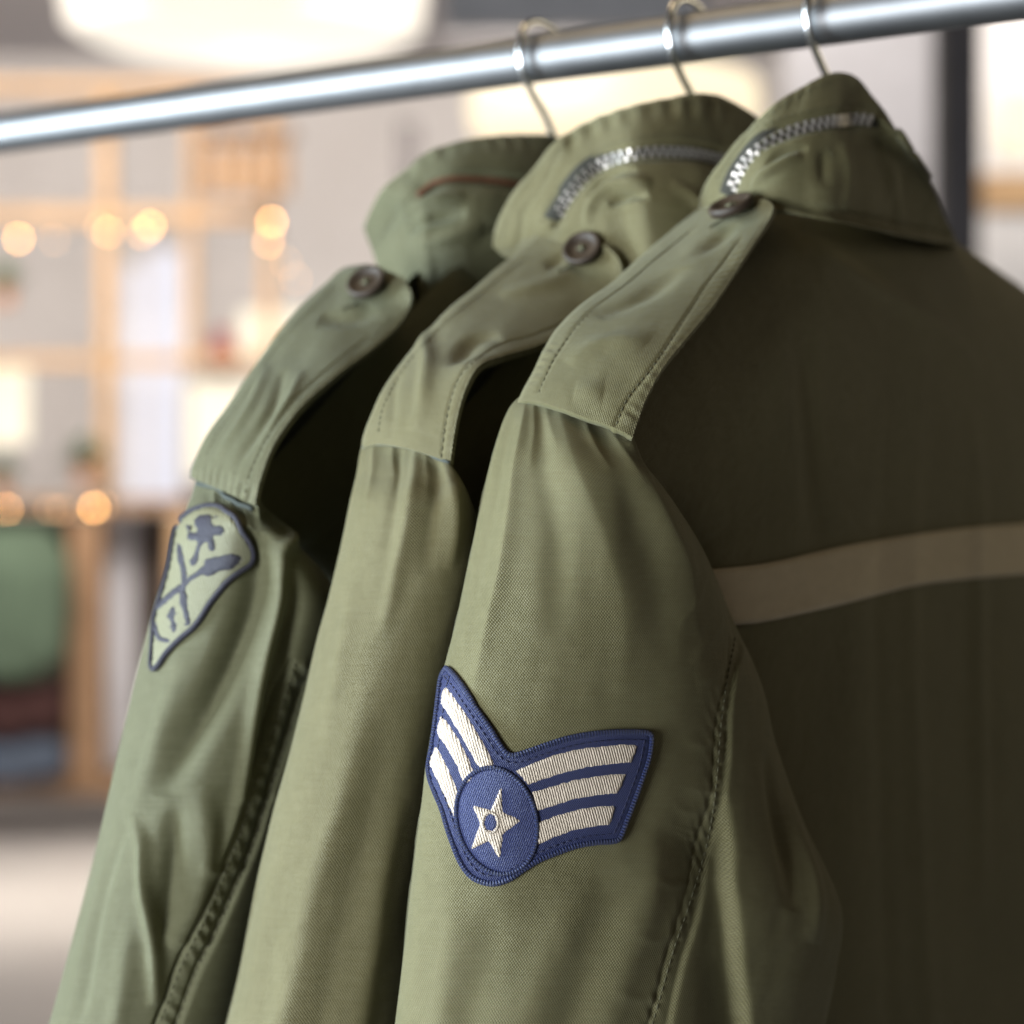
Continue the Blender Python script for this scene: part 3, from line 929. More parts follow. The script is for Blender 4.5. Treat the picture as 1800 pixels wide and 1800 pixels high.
el = [(628 + 246 * math.cos(a) * 1.0 + 22 * math.sin(a), 1232 + 335 * math.sin(a) + 22 * math.cos(a)) for a in np.linspace(0, 2 * math.pi, 40, endpoint=False)]
applique('disc', s1, z6(el), M['blue'], patch1, 0.0013, 0.0004, 8, 3.6, 0.00005)
rope('disc_border', s1, z6([(628 + (b - 628) * 1.0, c) for b, c in el]), 0.0009, M['navy_rope'], patch1, 0.0015, step=3.2)
STAR = [(658, 1007), (663, 1172), (776, 1228), (668, 1312), (646, 1476), (578, 1358), (470, 1412), (528, 1246), (478, 1132), (592, 1160)]
applique('star', s1, z6(STAR), M['white'], patch1, 0.0016, 0.0007, 6, 2.6, 0.00012, curve=False, fray=0.6)
cc = [(592 + 37 * math.cos(a), 1240 + 54 * math.sin(a)) for a in np.linspace(0, 2 * math.pi, 20, endpoint=False)]
applique('star_centre', s1, z6(cc), M['blue'], patch1, 0.0023, 0.0002, 5, 2.6)
rope('star_ring', s1, z6([(592 + (a - 592) * 1.25, 1240 + (b - 1240) * 1.22) for a, b in cc]), 0.00045, M['white'], patch1, 0.0023, step=2.5)
ctr = np.array([903.0, 1375.0])
ins = []
for (a, b), (c_, d_) in zip(OUT, OUT[1:] + OUT[:1]):
    nx, ny = -(d_ - b), (c_ - a)
    ll = math.hypot(nx, ny)
    ins.append(((a + c_) / 2 + nx / ll * 13, (b + d_) / 2 + ny / ll * 13))
stitches('patch_stitching', s1, ins + ins[:1], patch1, M['navy_dark'], length=0.0020, gap=0.0006, rad=0.0003, lift=0.0015)

# ---- the middle jacket
j2 = empty('field_jacket', (HOOK_X[1], RAIL_Y, RAIL_Z - 0.09))
tag(j2, 'plain khaki olive field jacket hanging between the two patched ones', 'jacket', 'jackets on the rail')
X2 = -0.507
body2_cl, body2 = torso('body', X2, [(0.04, 0.085), (0.075, 0.104), (0.135, 0.146), (0.200, 0.194), (0.218, 0.215)],
                        [(0.05, 0.078), (0.10, 0.090), (0.16, 0.110), (0.23, 0.15), (0.27, 0.20)], M['olive2'], j2, 0.026, 0.0, None, 160, 240)
ROWS2 = [
    (652, 752, .850, 783, 788, .812, .002, .012),
    (636, 790, .847, 792, 816, .807, .006, .018),
    (628, 830, .844, 812, 845, .808, .017, .018),
    (616, 880, .840, 832, 885, .814, .030, .018),
    (600, 957, .838, 852, 957, .824, .036, .018),
    (578, 1050, .837, 852, 1050, .834, .041, .018),
    (556, 1128, .836, 842, 1128, .840, .044, .018),
    (527, 1250, .836, 822, 1250, .846, .047, .018),
    (498, 1360, .836, 806, 1360, .850, .049, .018),
    (478, 1433, .836, 796, 1433, .852, .050, .018),
    (449, 1560, .836, 780, 1560, .854, .052, .018),
    (420, 1706, .836, 764, 1706, .854, .052, .018),
    (396, 1805, .836, 752, 1805, .854, .052, .018),
    (350, 1990, .836, 730, 1990, .854, .052, .018),
]
s2 = sleeve_rows(ROWS2, 360, 220, 50)
s2.ridge([(735, 795), (722, 880), (700, 990), (670, 1120)], 16, 2.4, 0.8, 0)
s2.ridge([(700, 790), (690, 880), (672, 990)], 16, -2.0, 0.5, 0)
s2.ridge([(765, 808), (760, 900), (745, 1010)], 20, -3.0, 0.6, 0)
s2.ridge([(800, 850), (800, 930), (790, 1000)], 14, 2.0, 0.3, 0)
s2.ridge([(640, 1200), (600, 1400), (540, 1600), (490, 1830)], 28, 1.8, 0, 1)
s2.ridge([(690, 1250), (650, 1440), (600, 1640), (560, 1830)], 34, -2.0, 0, 1)
s2.ridge([(700, 1400), (668, 1560), (630, 1830)], 26, 1.6, 0, 1)
s2.ridge([(620, 1000), (600, 1150), (570, 1300)], 24, 1.4)
s2.ridge([(520, 1450), (490, 1580), (450, 1800)], 26, -0.8, 0, 1)
for a_ in ([(660, 785), (655, 840), (640, 900)], [(690, 790), (692, 830), (684, 880)], [(750, 805), (752, 850), (744, 900)], [(778, 815), (790, 860), (800, 910)]):
    s2.ridge(a_, 12, 1.0, 0.9, 0, 1.7)
s2.wrinkle(0.5, 0.018, 0.06, 21)
s2.wrinkle(0.12, 0.007, 0.014, 22)
s2.done()
sleeve2 = grid_mesh('sleeve', s2.P, s2.UV, M['olive2'], j2, wrap=True, wear=s2.wear)
EP2 = [
    (634, 790, 790, 814), (637, 765, 797, 766), (645, 737, 806, 722), (667, 688, 820, 678), (700, 640, 843, 640), (733, 598, 886, 621), (783, 545, 940, 606),
    (833, 505, 1000, 582), (880, 464, 1050, 548), (920, 430, 1082, 510), (952, 402, 1090, 468), (990, 395, 1062, 434, 0.7),
]
def f_ep2(c):
    c.ridge([(775, 800), (783, 740), (800, 680), (825, 640), (880, 605), (940, 588), (1000, 560)], 4, -0.5, 1, 1)
    c.ridge([(735, 580), (752, 640), (745, 700), (730, 760)], 20, 2.8, 0.4, 0)
    c.ridge([(800, 640), (830, 600), (880, 590)], 26, -3.5)
    c.ridge([(700, 650), (690, 720), (690, 770)], 16, -1.4)
    c.ridge([(880, 520), (960, 500), (1010, 470)], 24, 1.6)
    c.ridge([(960, 470), (1000, 440)], 16, -1.8)
ep2_cl, ep2 = sew_epaulette(j2, M['olive2'], EP2, X2, 0.006, f_ep2,
    [(665, 760), (672, 720), (695, 672), (730, 622), (780, 570), (830, 528), (880, 488), (930, 450)],
    [(775, 806), (783, 745), (800, 680), (825, 643), (880, 607), (940, 590), (1000, 562), (1050, 525)],
    (1030, 448, 0.0088, (0.15, -0.2, 0.1)), [(978, 478), (992, 474), (1008, 468)], bow=15)
rope('edge_binding', s2, [(640, 788), (660, 772), (710, 779), (735, 789), (760, 802), (790, 815)], 0.0007, M['thread_teal'], ep2, 0.0006, closed=False)
COL2 = [
    col([(868, 432), (874, 440), (880, 446), (886, 451), (892, 454), (898, 458)], Y=[.784, .783, .782, .781, .780, .779]),
    col([(872, 395), (905, 400), (950, 408), (955, 425), (960, 440), (965, 455)], Y=[.782, .780, .777, .776, .775, .774]),
    col([(890, 358), (920, 372), (972, 388), (985, 408), (995, 425), (1011, 485)], Y=[.782, .779, .776, .774, .773, .772]),
    col([(925, 310), (950, 330), (990, 356), (1015, 385), (1030, 410), (1046, 480)], Y=[.783, .780, .776, .773, .771, .770]),
    col([(970, 257), (985, 290), (1020, 316), (1045, 355), (1060, 395), (1076, 480)], Y=[.785, .782, .777, .773, .771, .771]),
    col([(1030, 213), (1040, 248), (1058, 288), (1080, 335), (1095, 385), (1111, 480)], Y=[.792, .787, .781, .776, .774, .775]),
    col([(1110, 184), (1112, 222), (1116, 270), (1130, 325), (1140, 380), (1156, 480)], Y=[.794, .788, .782, .776, .774, .776]),
    col([(1200, 167), (1200, 210), (1200, 267), (1210, 325), (1218, 380), (1231, 480)], Y=[.812, .806, .800, .794, .792, .795]),
    col([(1265, 170), (1268, 215), (1272, 280), (1282, 330), (1290, 380), (1306, 475)], Y=[.836, .830, .823, .817, .814, .818]),
    col([(1335, 210), (1340, 245), (1345, 295), (1360, 340), (1372, 390), (1391, 480)], Y=[.868, .861, .853, .847, .844, .849]),
]
Z2 = [(977, 389), (993, 354), (1023, 314), (1048, 293), (1083, 277), (1133, 268), (1200, 268), (1256, 280), (1300, 290)]
def f_col2(c):
    c.ridge(Z2, 17, -2.4, 1, 1, 4)
    c.step([(958, 392), (972, 358), (1002, 320), (1033, 290), (1070, 266), (1133, 250), (1200, 248), (1275, 262)], 2.0, 4, 40)
    c.ridge([(1030, 400), (1040, 360), (1075, 330), (1120, 318), (1145, 325)], 16, 4.5)
    c.ridge([(1070, 360), (1105, 345), (1140, 342)], 9, -4.0)
    c.ridge([(1030, 345), (1070, 310), (1120, 298)], 10, -2.4)
    c.ridge([(1180, 320), (1230, 360), (1260, 420)], 16, 2.0)
    c.ridge([(900, 440), (915, 390), (950, 330), (985, 270)], 10, -1.2, 1, .5)
    c.pucker([(985, 262), (1040, 225), (1110, 200), (1200, 188), (1270, 192)], 28, 0.7, 10.0, 18, tilt=0.1)
col2_cl, collar2 = sew_collar(j2, M['olive2'], COL2, feats=f_col2, zip_line=Z2,
    top_sew=[[(950, 392), (964, 356), (995, 314), (1030, 280), (1070, 256), (1133, 240), (1200, 238), (1270, 250)], [(884, 420), (895, 372), (935, 312), (980, 262), (1040, 222), (1110, 196), (1200, 180), (1262, 183)]])

# ---- the far jacket
j3 = empty('field_jacket', (HOOK_X[2], RAIL_Y, RAIL_Z - 0.09))
tag(j3, 'grey green field jacket farthest along the rail, black edged shield patch on sleeve', 'jacket', 'jackets on the rail')
X3 = -0.591
body3_cl, body3 = torso('body', X3, [(0.03, 0.094), (0.075, 0.109), (0.135, 0.152), (0.205, 0.206), (0.222, 0.229)],
                        [(0.05, 0.078), (0.10, 0.090), (0.16, 0.110), (0.23, 0.15), (0.27, 0.20)], M['olive3'], j3, 0.030, 0.0, None, 160, 240)
ROWS3 = [
    (350, 822, .889, 446, 866, .849, .002, .010),
    (340, 862, .885, 456, 894, .846, .006, .016),
    (324, 901, .880, 484, 925, .850, .022, .018),
    (307, 946, .877, 520, 955, .858, .028, .018),
    (292, 1006, .875, 570, 1010, .866, .034, .018),
    (271, 1068, .874, 598, 1068, .872, .038, .018),
    (244, 1172, .873, 586, 1172, .878, .042, .018),
    (226, 1250, .873, 570, 1250, .882, .044, .018),
    (209, 1320, .873, 555, 1320, .884, .046, .018),
    (183, 1433, .873, 526, 1433, .886, .048, .018),
    (152, 1562, .873, 498, 1562, .888, .050, .018),
    (117, 1694, .873, 470, 1694, .888, .050, .018),
    (86, 1805, .873, 442, 1805, .888, .050, .018),
    (30, 1990, .873, 395, 1990, .888, .050, .018),
]
SE3 = [(533, 1170), (514, 1232), (486, 1317), (459, 1394), (436, 1472), (404, 1550), (370, 1628), (331, 1706), (296, 1800), (262, 1880)]
s3 = sleeve_rows(ROWS3, 360, 240, 50)
s3.ridge([(529, 850), (502, 935), (491, 974), (473, 1128), (449, 1250), (432, 1355), (412, 1453), (380, 1560)], 15, 4.5, 0.4, 0)
s3.ridge([(452, 905), (448, 1000), (425, 1110), (380, 1210), (325, 1310), (285, 1400)], 34, -9.0, 0.3, 0)
s3.ridge([(510, 1000), (500, 1130), (480, 1250), (455, 1370)], 20, -6.0)
s3.ridge([(330, 1130), (290, 1260), (255, 1380), (232, 1450)], 28, 2.6)
s3.ridge([(234, 1438), (250, 1480), (255, 1560), (268, 1650), (272, 1760)], 14, 4.5, 0.2, 0.5)
s3.ridge([(222, 1450), (190, 1530), (165, 1630), (140, 1780)], 22, -3.0, 0.2, 0.5)
s3.ridge([(308, 1420), (300, 1540), (284, 1650)], 22, -5.0, 0.2, 0.6)
s3.ridge([(355, 1380), (365, 1500), (345, 1600), (300, 1670)], 24, 3.4)
s3.ridge([(225, 1620), (215, 1720), (200, 1830)], 22, 2.0, 0, 1)
s3.ridge(SE3, 17, 1.6, 0, 1, 4)
s3.pucker(SE3, 13, 0.65, 6.5, 41, tilt=0.3)
s3.ridge([(a - 19, b - 6) for a, b in SE3], 5, -1.6, 1, 1)
s3.step([(a + 20, b + 6) for a, b in SE3], 3.5, 4, 90)
for a_ in ([(380, 862), (376, 890)], [(405, 875), (406, 905), (420, 940)], [(430, 890), (442, 930), (455, 980)], [(480, 1400), (450, 1410), (415, 1395)], [(420, 1530), (385, 1535), (350, 1515)], [(360, 1660), (320, 1660), (290, 1640)]):
    s3.ridge(a_, 12, 1.1, 0.9, 0, 1.7)
s3.wrinkle(0.5, 0.018, 0.05, 42)
s3.done()
sleeve3 = grid_mesh('sleeve', s3.P, s3.UV, M['olive3'], j3, wrap=True, wear=s3.wear)
stitches('seam_stitching', s3, [(a - 14, b - 4) for a, b in SE3], sleeve3, M['thread_olive'], rad=0.0004)
stitches('seam_stitching', s3, [(a + 12, b + 4) for a, b in SE3], sleeve3, M['thread_olive'], rad=0.0004)
EP3 = [
    (333, 838, 448, 888), (337, 815, 456, 842), (358, 768, 478, 784), (398, 710, 511, 733), (430, 663, 551, 690), (463, 617, 602, 650), (497, 568, 652, 613),
    (533, 530, 694, 577), (570, 497, 716, 545), (602, 468, 721, 512), (645, 462, 706, 486, 0.7),
]
def f_ep3(c):
    c.ridge([(430, 870), (440, 830), (462, 780), (495, 732), (540, 680), (595, 635), (650, 590)], 4, -0.5, 1, 1)
    c.ridge([(470, 640), (450, 700), (420, 750), (380, 810)], 20, 2.4)
    c.ridge([(500, 650), (480, 710), (450, 760), (410, 830)], 16, -2.4)
    c.ridge([(530, 650), (510, 700), (470, 760)], 12, 1.6)
    c.ridge([(560, 560), (620, 560), (660, 540)], 26, -2.4)
    c.pucker([(345, 835), (395, 850), (445, 880)], 22, 0.9, 6.0, 51)
ep3_cl, ep3 = sew_epaulette(j3, M['olive3'], EP3, X3, 0.006, f_ep3,
    [(362, 800), (380, 765), (420, 708), (450, 662), (485, 612), (520, 570), (555, 535), (590, 500)],
    [(430, 868), (440, 830), (462, 782), (495, 734), (540, 683), (595, 638), (650, 595), (690, 555)],
    (652, 508, 0.0092, (0.1, -0.1, 0.1)), [(600, 545), (614, 540), (630, 532)])
rope('edge_binding', s3, [(350, 852), (383, 860), (400, 876), (420, 888), (447, 896)], 0.0010, M['thread_teal'], ep3, 0.0010, closed=False)
COL3 = [
    col([(641, 400), (645, 415), (650, 430), (654, 445), (664, 475), (670, 512)], Y=[.806, .805, .804, .803, .802, .801]),
    col([(651, 368), (672, 375), (695, 385), (700, 410), (703, 455), (709, 540)], Y=[.800, .797, .794, .792, .790, .789]),
    col([(675, 330), (697, 342), (725, 354), (735, 390), (737, 425), (746, 535)], Y=[.795, .791, .787, .784, .782, .781]),
    col([(712, 296), (728, 312), (755, 328), (762, 370), (765, 415), (776, 528)], Y=[.798, .794, .790, .786, .784, .784]),
    col([(762, 263), (772, 285), (790, 315), (800, 360), (803, 405), (814, 522)], Y=[.804, .799, .795, .791, .789, .791]),
    col([(820, 243), (826, 270), (835, 314), (842, 355), (846, 400), (858, 515)], Y=[.814, .809, .804, .800, .798, .801]),
    col([(885, 235), (890, 268), (897, 318), (902, 360), (905, 400), (914, 478)], Y=[.830, .824, .819, .815, .813, .816]),
    col([(950, 235), (955, 275), (962, 328), (968, 370), (972, 410), (980, 483)], Y=[.850, .845, .840, .836, .834, .837]),
    col([(990, 246), (996, 285), (1004, 335), (1010, 375), (1014, 412), (1024, 483)], Y=[.872, .868, .864, .860, .858, .862]),
]
Z3 = [(716, 378), (735, 345), (765, 322), (800, 313), (850, 314), (900, 320), (960, 330)]
def f_col3(c):
    c.ridge(Z3, 12, -2.4, 1, 1, 4)
    c.step([(705, 372), (728, 336), (762, 311), (800, 302), (850, 302), (900, 308), (960, 318)], 2.2, 5, 40)
    c.ridge([(705, 400), (728, 368), (765, 350), (820, 342)], 16, 3.5)
    c.ridge([(722, 400), (760, 384), (820, 374)], 13, -4.0, .5, 0)
    c.ridge([(735, 430), (790, 415), (850, 400)], 16, 3.0)
    c.ridge([(660, 440), (680, 400), (700, 360)], 8, -1.5)
    c.ridge([(820, 440), (880, 400), (930, 360)], 16, -2.4)
    c.pucker([(700, 318), (760, 275), (820, 256), (885, 248), (950, 250)], 22, 0.5, 9.0, 58, tilt=0.1)
col3_cl, collar3 = sew_collar(j3, M['olive3'], COL3, feats=f_col3, top_sew=[[(700, 366), (722, 330), (758, 304), (800, 294), (850, 294), (900, 300), (955, 309)]])
def rust(line):
    return rope('zipper_cord', col3_cl, line, 0.0014, M['rust'], collar3, 0.0012, closed=False)
M['rust'] = plain('rusty_zip', (0.13, 0.055, 0.028), 0.6, 0.3, 0.3, 300)
rust(Z3[1:])

# shield patch of the far jacket
def z7(pts): return [(200 + a / 4.5, 850 + b / 4.5) for a, b in pts]
OUT3 = z7([(520, 320), (600, 245), (690, 205), (790, 192), (890, 225), (970, 305), (1030, 405), (1080, 495), (1098, 575), (1070, 645), (990, 700), (900, 780), (830, 870), (760, 965), (700, 1065), (640, 1145), (560, 1212), (490, 1282), (420, 1360),
           (370, 1440), (325, 1478), (312, 1420), (322, 1300), (330, 1180), (338, 1080), (372, 960), (420, 800), (462, 640), (490, 460)])
patch3 = applique('sleeve_patch', s3, OUT3, M['pale_patch'], j3, 0.0004, 0.0012, 6, 4.5)
patch3['label'] = 'pale shield patch with a black edge and crossed black emblem'
rope('border', s3, OUT3, 0.0012, M['black_thread'], patch3, 0.0012, step=4)
def emblem(name, pts, curve=True):
    return applique(name, s3, z7(pts), M['black_thread'], patch3, 0.0016, 0.0007, 4, 4.0, curve=curve, grow=0.6, fray=1.2)
emblem('lion_emblem', [(665, 300), (700, 270), (760, 262), (795, 285), (790, 330), (830, 345), (875, 345), (885, 385), (845, 410), (812, 415), (805, 450), (820, 500), (805, 545), (775, 530), (770, 480), (740, 470), (715, 500), (700, 540), (690, 590), (672, 640),
                       (640, 660), (625, 620), (650, 590), (672, 530), (690, 470), (670, 450), (640, 462), (612, 440), (615, 400), (650, 395), (680, 400), (690, 360), (668, 345)])
emblem('sword', [(535, 480), (560, 500), (580, 620), (605, 740), (585, 850), (600, 900), (605, 1000), (625, 1110), (600, 1120), (570, 1020), (545, 920), (560, 800), (555, 680), (530, 560)])
emblem('sword', [(1000, 575), (985, 610), (940, 680), (860, 690), (770, 740), (720, 720), (640, 770), (570, 840), (470, 920), (380, 1000), (365, 980), (450, 880), (560, 800), (620, 750), (690, 690), (740, 650), (745, 605), (820, 590), (900, 570), (950, 565)])
emblem('scroll_mark', [(490, 980), (505, 1000), (500, 1080), (520, 1140), (500, 1190), (480, 1150), (470, 1080), (440, 1060), (460, 1030)])
emblem('scroll_mark', [(345, 1100), (365, 1120), (375, 1190), (420, 1225), (470, 1240), (450, 1262), (390, 1250), (350, 1200)])

g_ = np.random.default_rng(12)
for k in range(16):                                   # loose broken threads around the emblem
    cx_, cy_ = (g_.uniform(620, 880), g_.uniform(280, 480)) if k < 8 else (g_.uniform(800, 1000), g_.uniform(560, 690)) if k < 13 else (g_.uniform(400, 620), g_.uniform(980, 1180))
    an, ln, wd = g_.uniform(0, 3.1), g_.uniform(16, 40), g_.uniform(6, 11)
    ca, sa = math.cos(an), math.sin(an)
    emblem('thread_mark', [(cx_ + ca * a * ln - sa * b * wd, cy_ + sa * a * ln + ca * b * wd) for a, b in ((-1, 0), (-.4, -1), (.5, -.8), (1, 0), (.4, .9), (-.5, 1))])

# ------------------------------------------------------------------ the shop behind
M['wall'] = plain('warm_white_plaster', (0.76, 0.73, 0.72), 0.9, scale=3, var=0.05)
M['ceil'] = plain('grey_ceiling', (0.50, 0.49, 0.52), 0.95, scale=2, var=0.06)
M['floor'] = plain('pale_screed_floor', (0.31, 0.295, 0.29), 0.5, scale=1.5, var=0.12)
M['wood'] = plain('light_pine', (0.46, 0.29, 0.15), 0.6, scale=9, var=0.2)
M['wood_red'] = plain('orange_wicker', (0.24, 0.14, 0.075), 0.7, scale=20, var=0.25)
M['dark'] = plain('dark_column_paint', (0.06, 0.052, 0.055), 0.6, scale=5, var=0.2)
M['grey_panel'] = plain('grey_panel_paint', (0.40, 0.39, 0.41), 0.7, scale=5)
M['white_cloth'] = plain('white_hanging_cloth', (0.80, 0.80, 0.86), 0.9, scale=6, var=0.04)
M['g_green'] = plain('sage_cloth', (0.070, 0.105, 0.070), 0.9, scale=8, var=0.2)
M['g_red'] = plain('dark_red_cloth', (0.036, 0.010, 0.009), 0.9, scale=8)
M['g_blue'] = plain('slate_blue_cloth', (0.055, 0.072, 0.105), 0.9, scale=8)
M['brown_dark'] = plain('dark_brown_board', (0.075, 0.055, 0.045), 0.8, scale=6, var=0.3)
M['leaf'] = plain('plant_leaf', (0.06, 0.15, 0.04), 0.6, scale=8, var=0.3)
M['pot'] = plain('clay_pot', (0.40, 0.19, 0.10), 0.8, scale=8)
M['red'] = plain('red_glaze', (0.24, 0.025, 0.02), 0.3, scale=8)
M['lamp_big'] = glow('lamp_shade_glow', (1.0, 0.93, 0.80), 1.0)
M['lamp_warm'] = glow('lamp_shade_warm_glow', (1.0, 0.84, 0.56), 1.12)
M['light_box'] = glow('lit_box_glow', (1.0, 0.90, 0.68), 1.1)
BULB = [glow('fairy_bulb_glow', (1.0, 0.48, 0.14), 38), glow('fairy_bulb_dim_glow', (1.0, 0.48, 0.16), 20), glow('fairy_bulb_faint_glow', (1.0, 0.55, 0.25), 7)]
M['cable'] = plain('cable_black', (0.02, 0.02, 0.02), 0.6)

def slab(name, x0, y0, x1, y1, t, deep, mat, parent=None, bevel=0.004):
    """upright board facing the aisle, at depth t"""
    c = at((x0 + x1) / 2, (y0 + y1) / 2, t) + D * deep / 2
    v, f = box_verts(c, R * abs(x1 - x0) / 2 * t / FPX, D * deep / 2, UP * abs(y1 - y0) / 2 * t / FPX)
    me = mesh_from(name, v, f)
    bm = bmesh.new(); bm.from_mesh(me)
    bmesh.ops.recalc_face_normals(bm, faces=bm.faces)
    bmesh.ops.bevel(bm, geom=bm.edges[:], offset=bevel, segments=2, affect='EDGES')
    bm.to_mesh(me); bm.free()
    return link(name, me, mat, parent, smooth=False)

def lathe(name, c, prof, mat, parent=None, seg=40, close=True):
    vs, fs = [], []
    for r, h in prof:
        for j in range(seg):
            w = 2 * math.pi * j / seg
            vs.append(np.asarray(c) + np.array([r * math.cos(w), r * math.sin(w), h]))
    for i in range(len(prof) - 1):
        for j in range(seg):
            k = (j + 1) % seg
            fs.append((i * seg + j, i * seg + k, (i + 1) * seg + k, (i + 1) * seg + j))
    if close:
        fs.append(tuple(range(seg)))
        fs.append(tuple((len(prof) - 1) * seg + j for j in range(seg)))
    return link(name, mesh_from(name, vs, fs), mat, parent)

def flat(name, corners, mat):
    me = mesh_from(name, corners, [(0, 1, 2, 3)])
    o = link(name, me, mat, None, smooth=False)
    o['kind'] = 'structure'
    return o
def gp(r, d, z): return C0 * np.array([1, 1, 0]) + R * r + D * d + UP * z
flat('floor', [gp(-6, -1, 0), gp(6, -1, 0), gp(6, 10.2, 0), gp(-6, 10.2, 0)], M['floor'])
flat('wall', [gp(-6, 10, -0.01), gp(6, 10, -0.01), gp(6, 10, 3.4), gp(-6, 10, 3.4)], M['wall'])
flat('ceiling', [gp(-6, 3, 3.3), gp(6, 3, 3.3), gp(6, 10.2, 3.3), gp(-6, 10.2, 3.3)], M['ceil'])

def pendant(x, y, t, hw, hh, mat, label):
    c = at(x, y, t)
    o = empty('pendant_lamp', c)
    tag(o, label, 'lamp')
    r, h = hw * t / FPX, hh * t / FPX
    lathe('lamp_shade', c, [(r * 0.86, -h), (r * 0.97, -h * 0.8), (r, 0), (r * 0.97, h * 0.8), (r * 0.86, h)], mat, o)
    tube('lamp_cable', [c + UP * h, c + UP * (3.29 - c[2]) * 0.5 + UP * h * 0.5, np.array([c[0], c[1], 3.29])], 0.006, M['cable'], o)
pendant(430, -40, 6.4, 322, 105, M['lamp_big'], 'broad round cream pendant lamp glowing above the rail')
pendant(1080, 190, 6.6, 258, 52, M['lamp_warm'], 'wide flat warm pendant lamp behind the middle collar')

fr = empty('timber_frame', gp(-1.5, 8.2, 0))
tag(fr, 'open pine timber frame with cross rails behind the far jacket', 'frame')
for x, y0, y1, w in ((185, 140, 1390, 26), (-70, 140, 1390, 26), (335, 150, 640, 16), (470, 150, 640, 22)):
    slab('post', x - w / 2, y0, x + w / 2, y1, 8.2, 0.07, M['wood'], fr)
for y, x0, x1, h in ((150, -56, 458, 22), (378, -56, 458, 26), (634, -56, 458, 20)):
    slab('rail', x0, y - h / 2, x1, y + h / 2, 8.19, 0.05, M['wood'], fr)
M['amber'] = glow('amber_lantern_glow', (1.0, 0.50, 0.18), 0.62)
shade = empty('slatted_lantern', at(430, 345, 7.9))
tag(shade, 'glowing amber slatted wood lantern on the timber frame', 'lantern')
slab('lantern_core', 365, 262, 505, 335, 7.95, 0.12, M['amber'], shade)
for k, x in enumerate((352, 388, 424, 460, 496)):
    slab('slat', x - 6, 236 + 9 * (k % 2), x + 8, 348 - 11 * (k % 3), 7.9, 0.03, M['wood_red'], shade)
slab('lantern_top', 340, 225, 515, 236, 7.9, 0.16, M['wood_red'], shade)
M['frost'] = glow('frosted_pane_glow', (0.86, 0.87, 1.0), 0.80)  # pale cloth made emissive: its lilac brightness is an added glow
pc_ = empty('frosted_window', at(270, 900, 8.8))
tag(pc_, 'tall frosted window glowing lilac white behind the timber frame', 'window')
slab('pane', 222, 470, 248, 880, 8.8, 0.02, M['frost'], pc_)
slab('pane', 262, 440, 316, 880, 8.8, 0.02, M['frost'], pc_)
slab('window_frame', 249, 440, 261, 880, 8.79, 0.05, M['wall'], pc_)
slab('window_frame', 206, 440, 221, 880, 8.79, 0.05, M['wall'], pc_)
slab('window_frame', 317, 430, 328, 880, 8.79, 0.05, M['wall'], pc_)
def light_box(x0, y0, x1, y1, t, label):
    o = slab('light_box', x0, y0, x1, y1, t, 0.10, M['light_box'], None, 0.01)
    return tag(o, label, 'light box')
light_box(332, 672, 470, 840, 8.4, 'square warm lit display box low beside the far epaulette')
light_box(420, 545, 540, 640, 8.5, 'warm lit display box under the fairy lights')
light_box(-40, 640, 42, 780, 8.4, 'white lit display box at the picture edge')
v = lathe('vase', at(392, 645, 8.3), [(0.035, -0.03), (0.06, 0.02), (0.06, 0.07), (0.03, 0.11), (0.04, 0.14)], M['red'])
tag(v, 'small red vase between the two lit boxes', 'vase')

def plant(x, y, t, size, nleaf, label, seed):
    c = at(x, y, t)
    o = empty('potted_plant', c)
    tag(o, label, 'plant', 'potted plants')
    g = np.random.default_rng(seed)
    vs, fs = [], []
    for k in range(nleaf):
        d = g.normal(size=3); d[2] = abs(d[2]) * 0.9; d /= np.linalg.norm(d)
        p = c + d * size * g.uniform(0.35, 1.0)
        s = np.cross(d, UP + 0.01); s /= np.linalg.norm(s)
        L, W = size * 0.42, size * 0.13
        b = len(vs)
        vs += [p - d * L * 0.5, p + s * W, p + d * L * 0.5 - UP * L * 0.15, p - s * W]
        fs += [(b, b + 1, b + 2), (b, b + 2, b + 3)]
    link('foliage', mesh_from('foliage', vs, fs), M['leaf'], o, smooth=False)
    lathe('pot', c, [(size * 0.32, -size * 0.75), (size * 0.42, -size * 0.1), (size * 0.44, 0.0)], M['pot'], o)
plant(8, 505, 8.0, 0.09, 120, 'green plant high up at the picture edge', 1)
plant(150, 815, 8.0, 0.10, 140, 'green plant on the shelf beside the pine post', 2)
plant(0, 840, 8.0, 0.09, 120, 'green plant on the shelf at the picture edge', 3)

def fairy(points, t, label, sag=0.02):
    o = empty('fairy_lights', at(points[0][0], points[0][1], t))
    tag(o, label, 'string lights', 'fairy light strings')
    P = np.array([at(x, y, t + dt) for x, y, dt, _ in points])
    order = np.argsort([p[0] for p in points]) if label.startswith('row') else np.arange(len(points))
    tube('cord', smooth_line(P[order] + UP * 0.012, 4), 0.0018, M['cable'], o, seg=6)
    for p, q in zip(P, points):
        lathe('bulb', p, [(0.002, -0.008), (0.0055, -0.005), (0.0068, 0.0), (0.0055, 0.005), (0.002, 0.009)], BULB[q[3]], o, seg=12)
    return o
fairy([(33, 420, 0, 0), (95, 422, .1, 2), (175, 400, .1, 2), (190, 408, 0, 1), (250, 410, 0, 1), (264, 398, .2, 0), (478, 390, 0, 0), (472, 425, .1, 1), (503, 462, .2, 2), (520, 490, .2, 2)], 7.6, 'row of orange fairy bulbs along the upper timber rail')
fairy([(12, 895, 0, 1), (88, 895, .1, 2), (108, 897, .2, 2), (165, 893, 0, 0), (182, 890, .2, 2)], 7.4, 'row of orange fairy bulbs along the lower shelf')

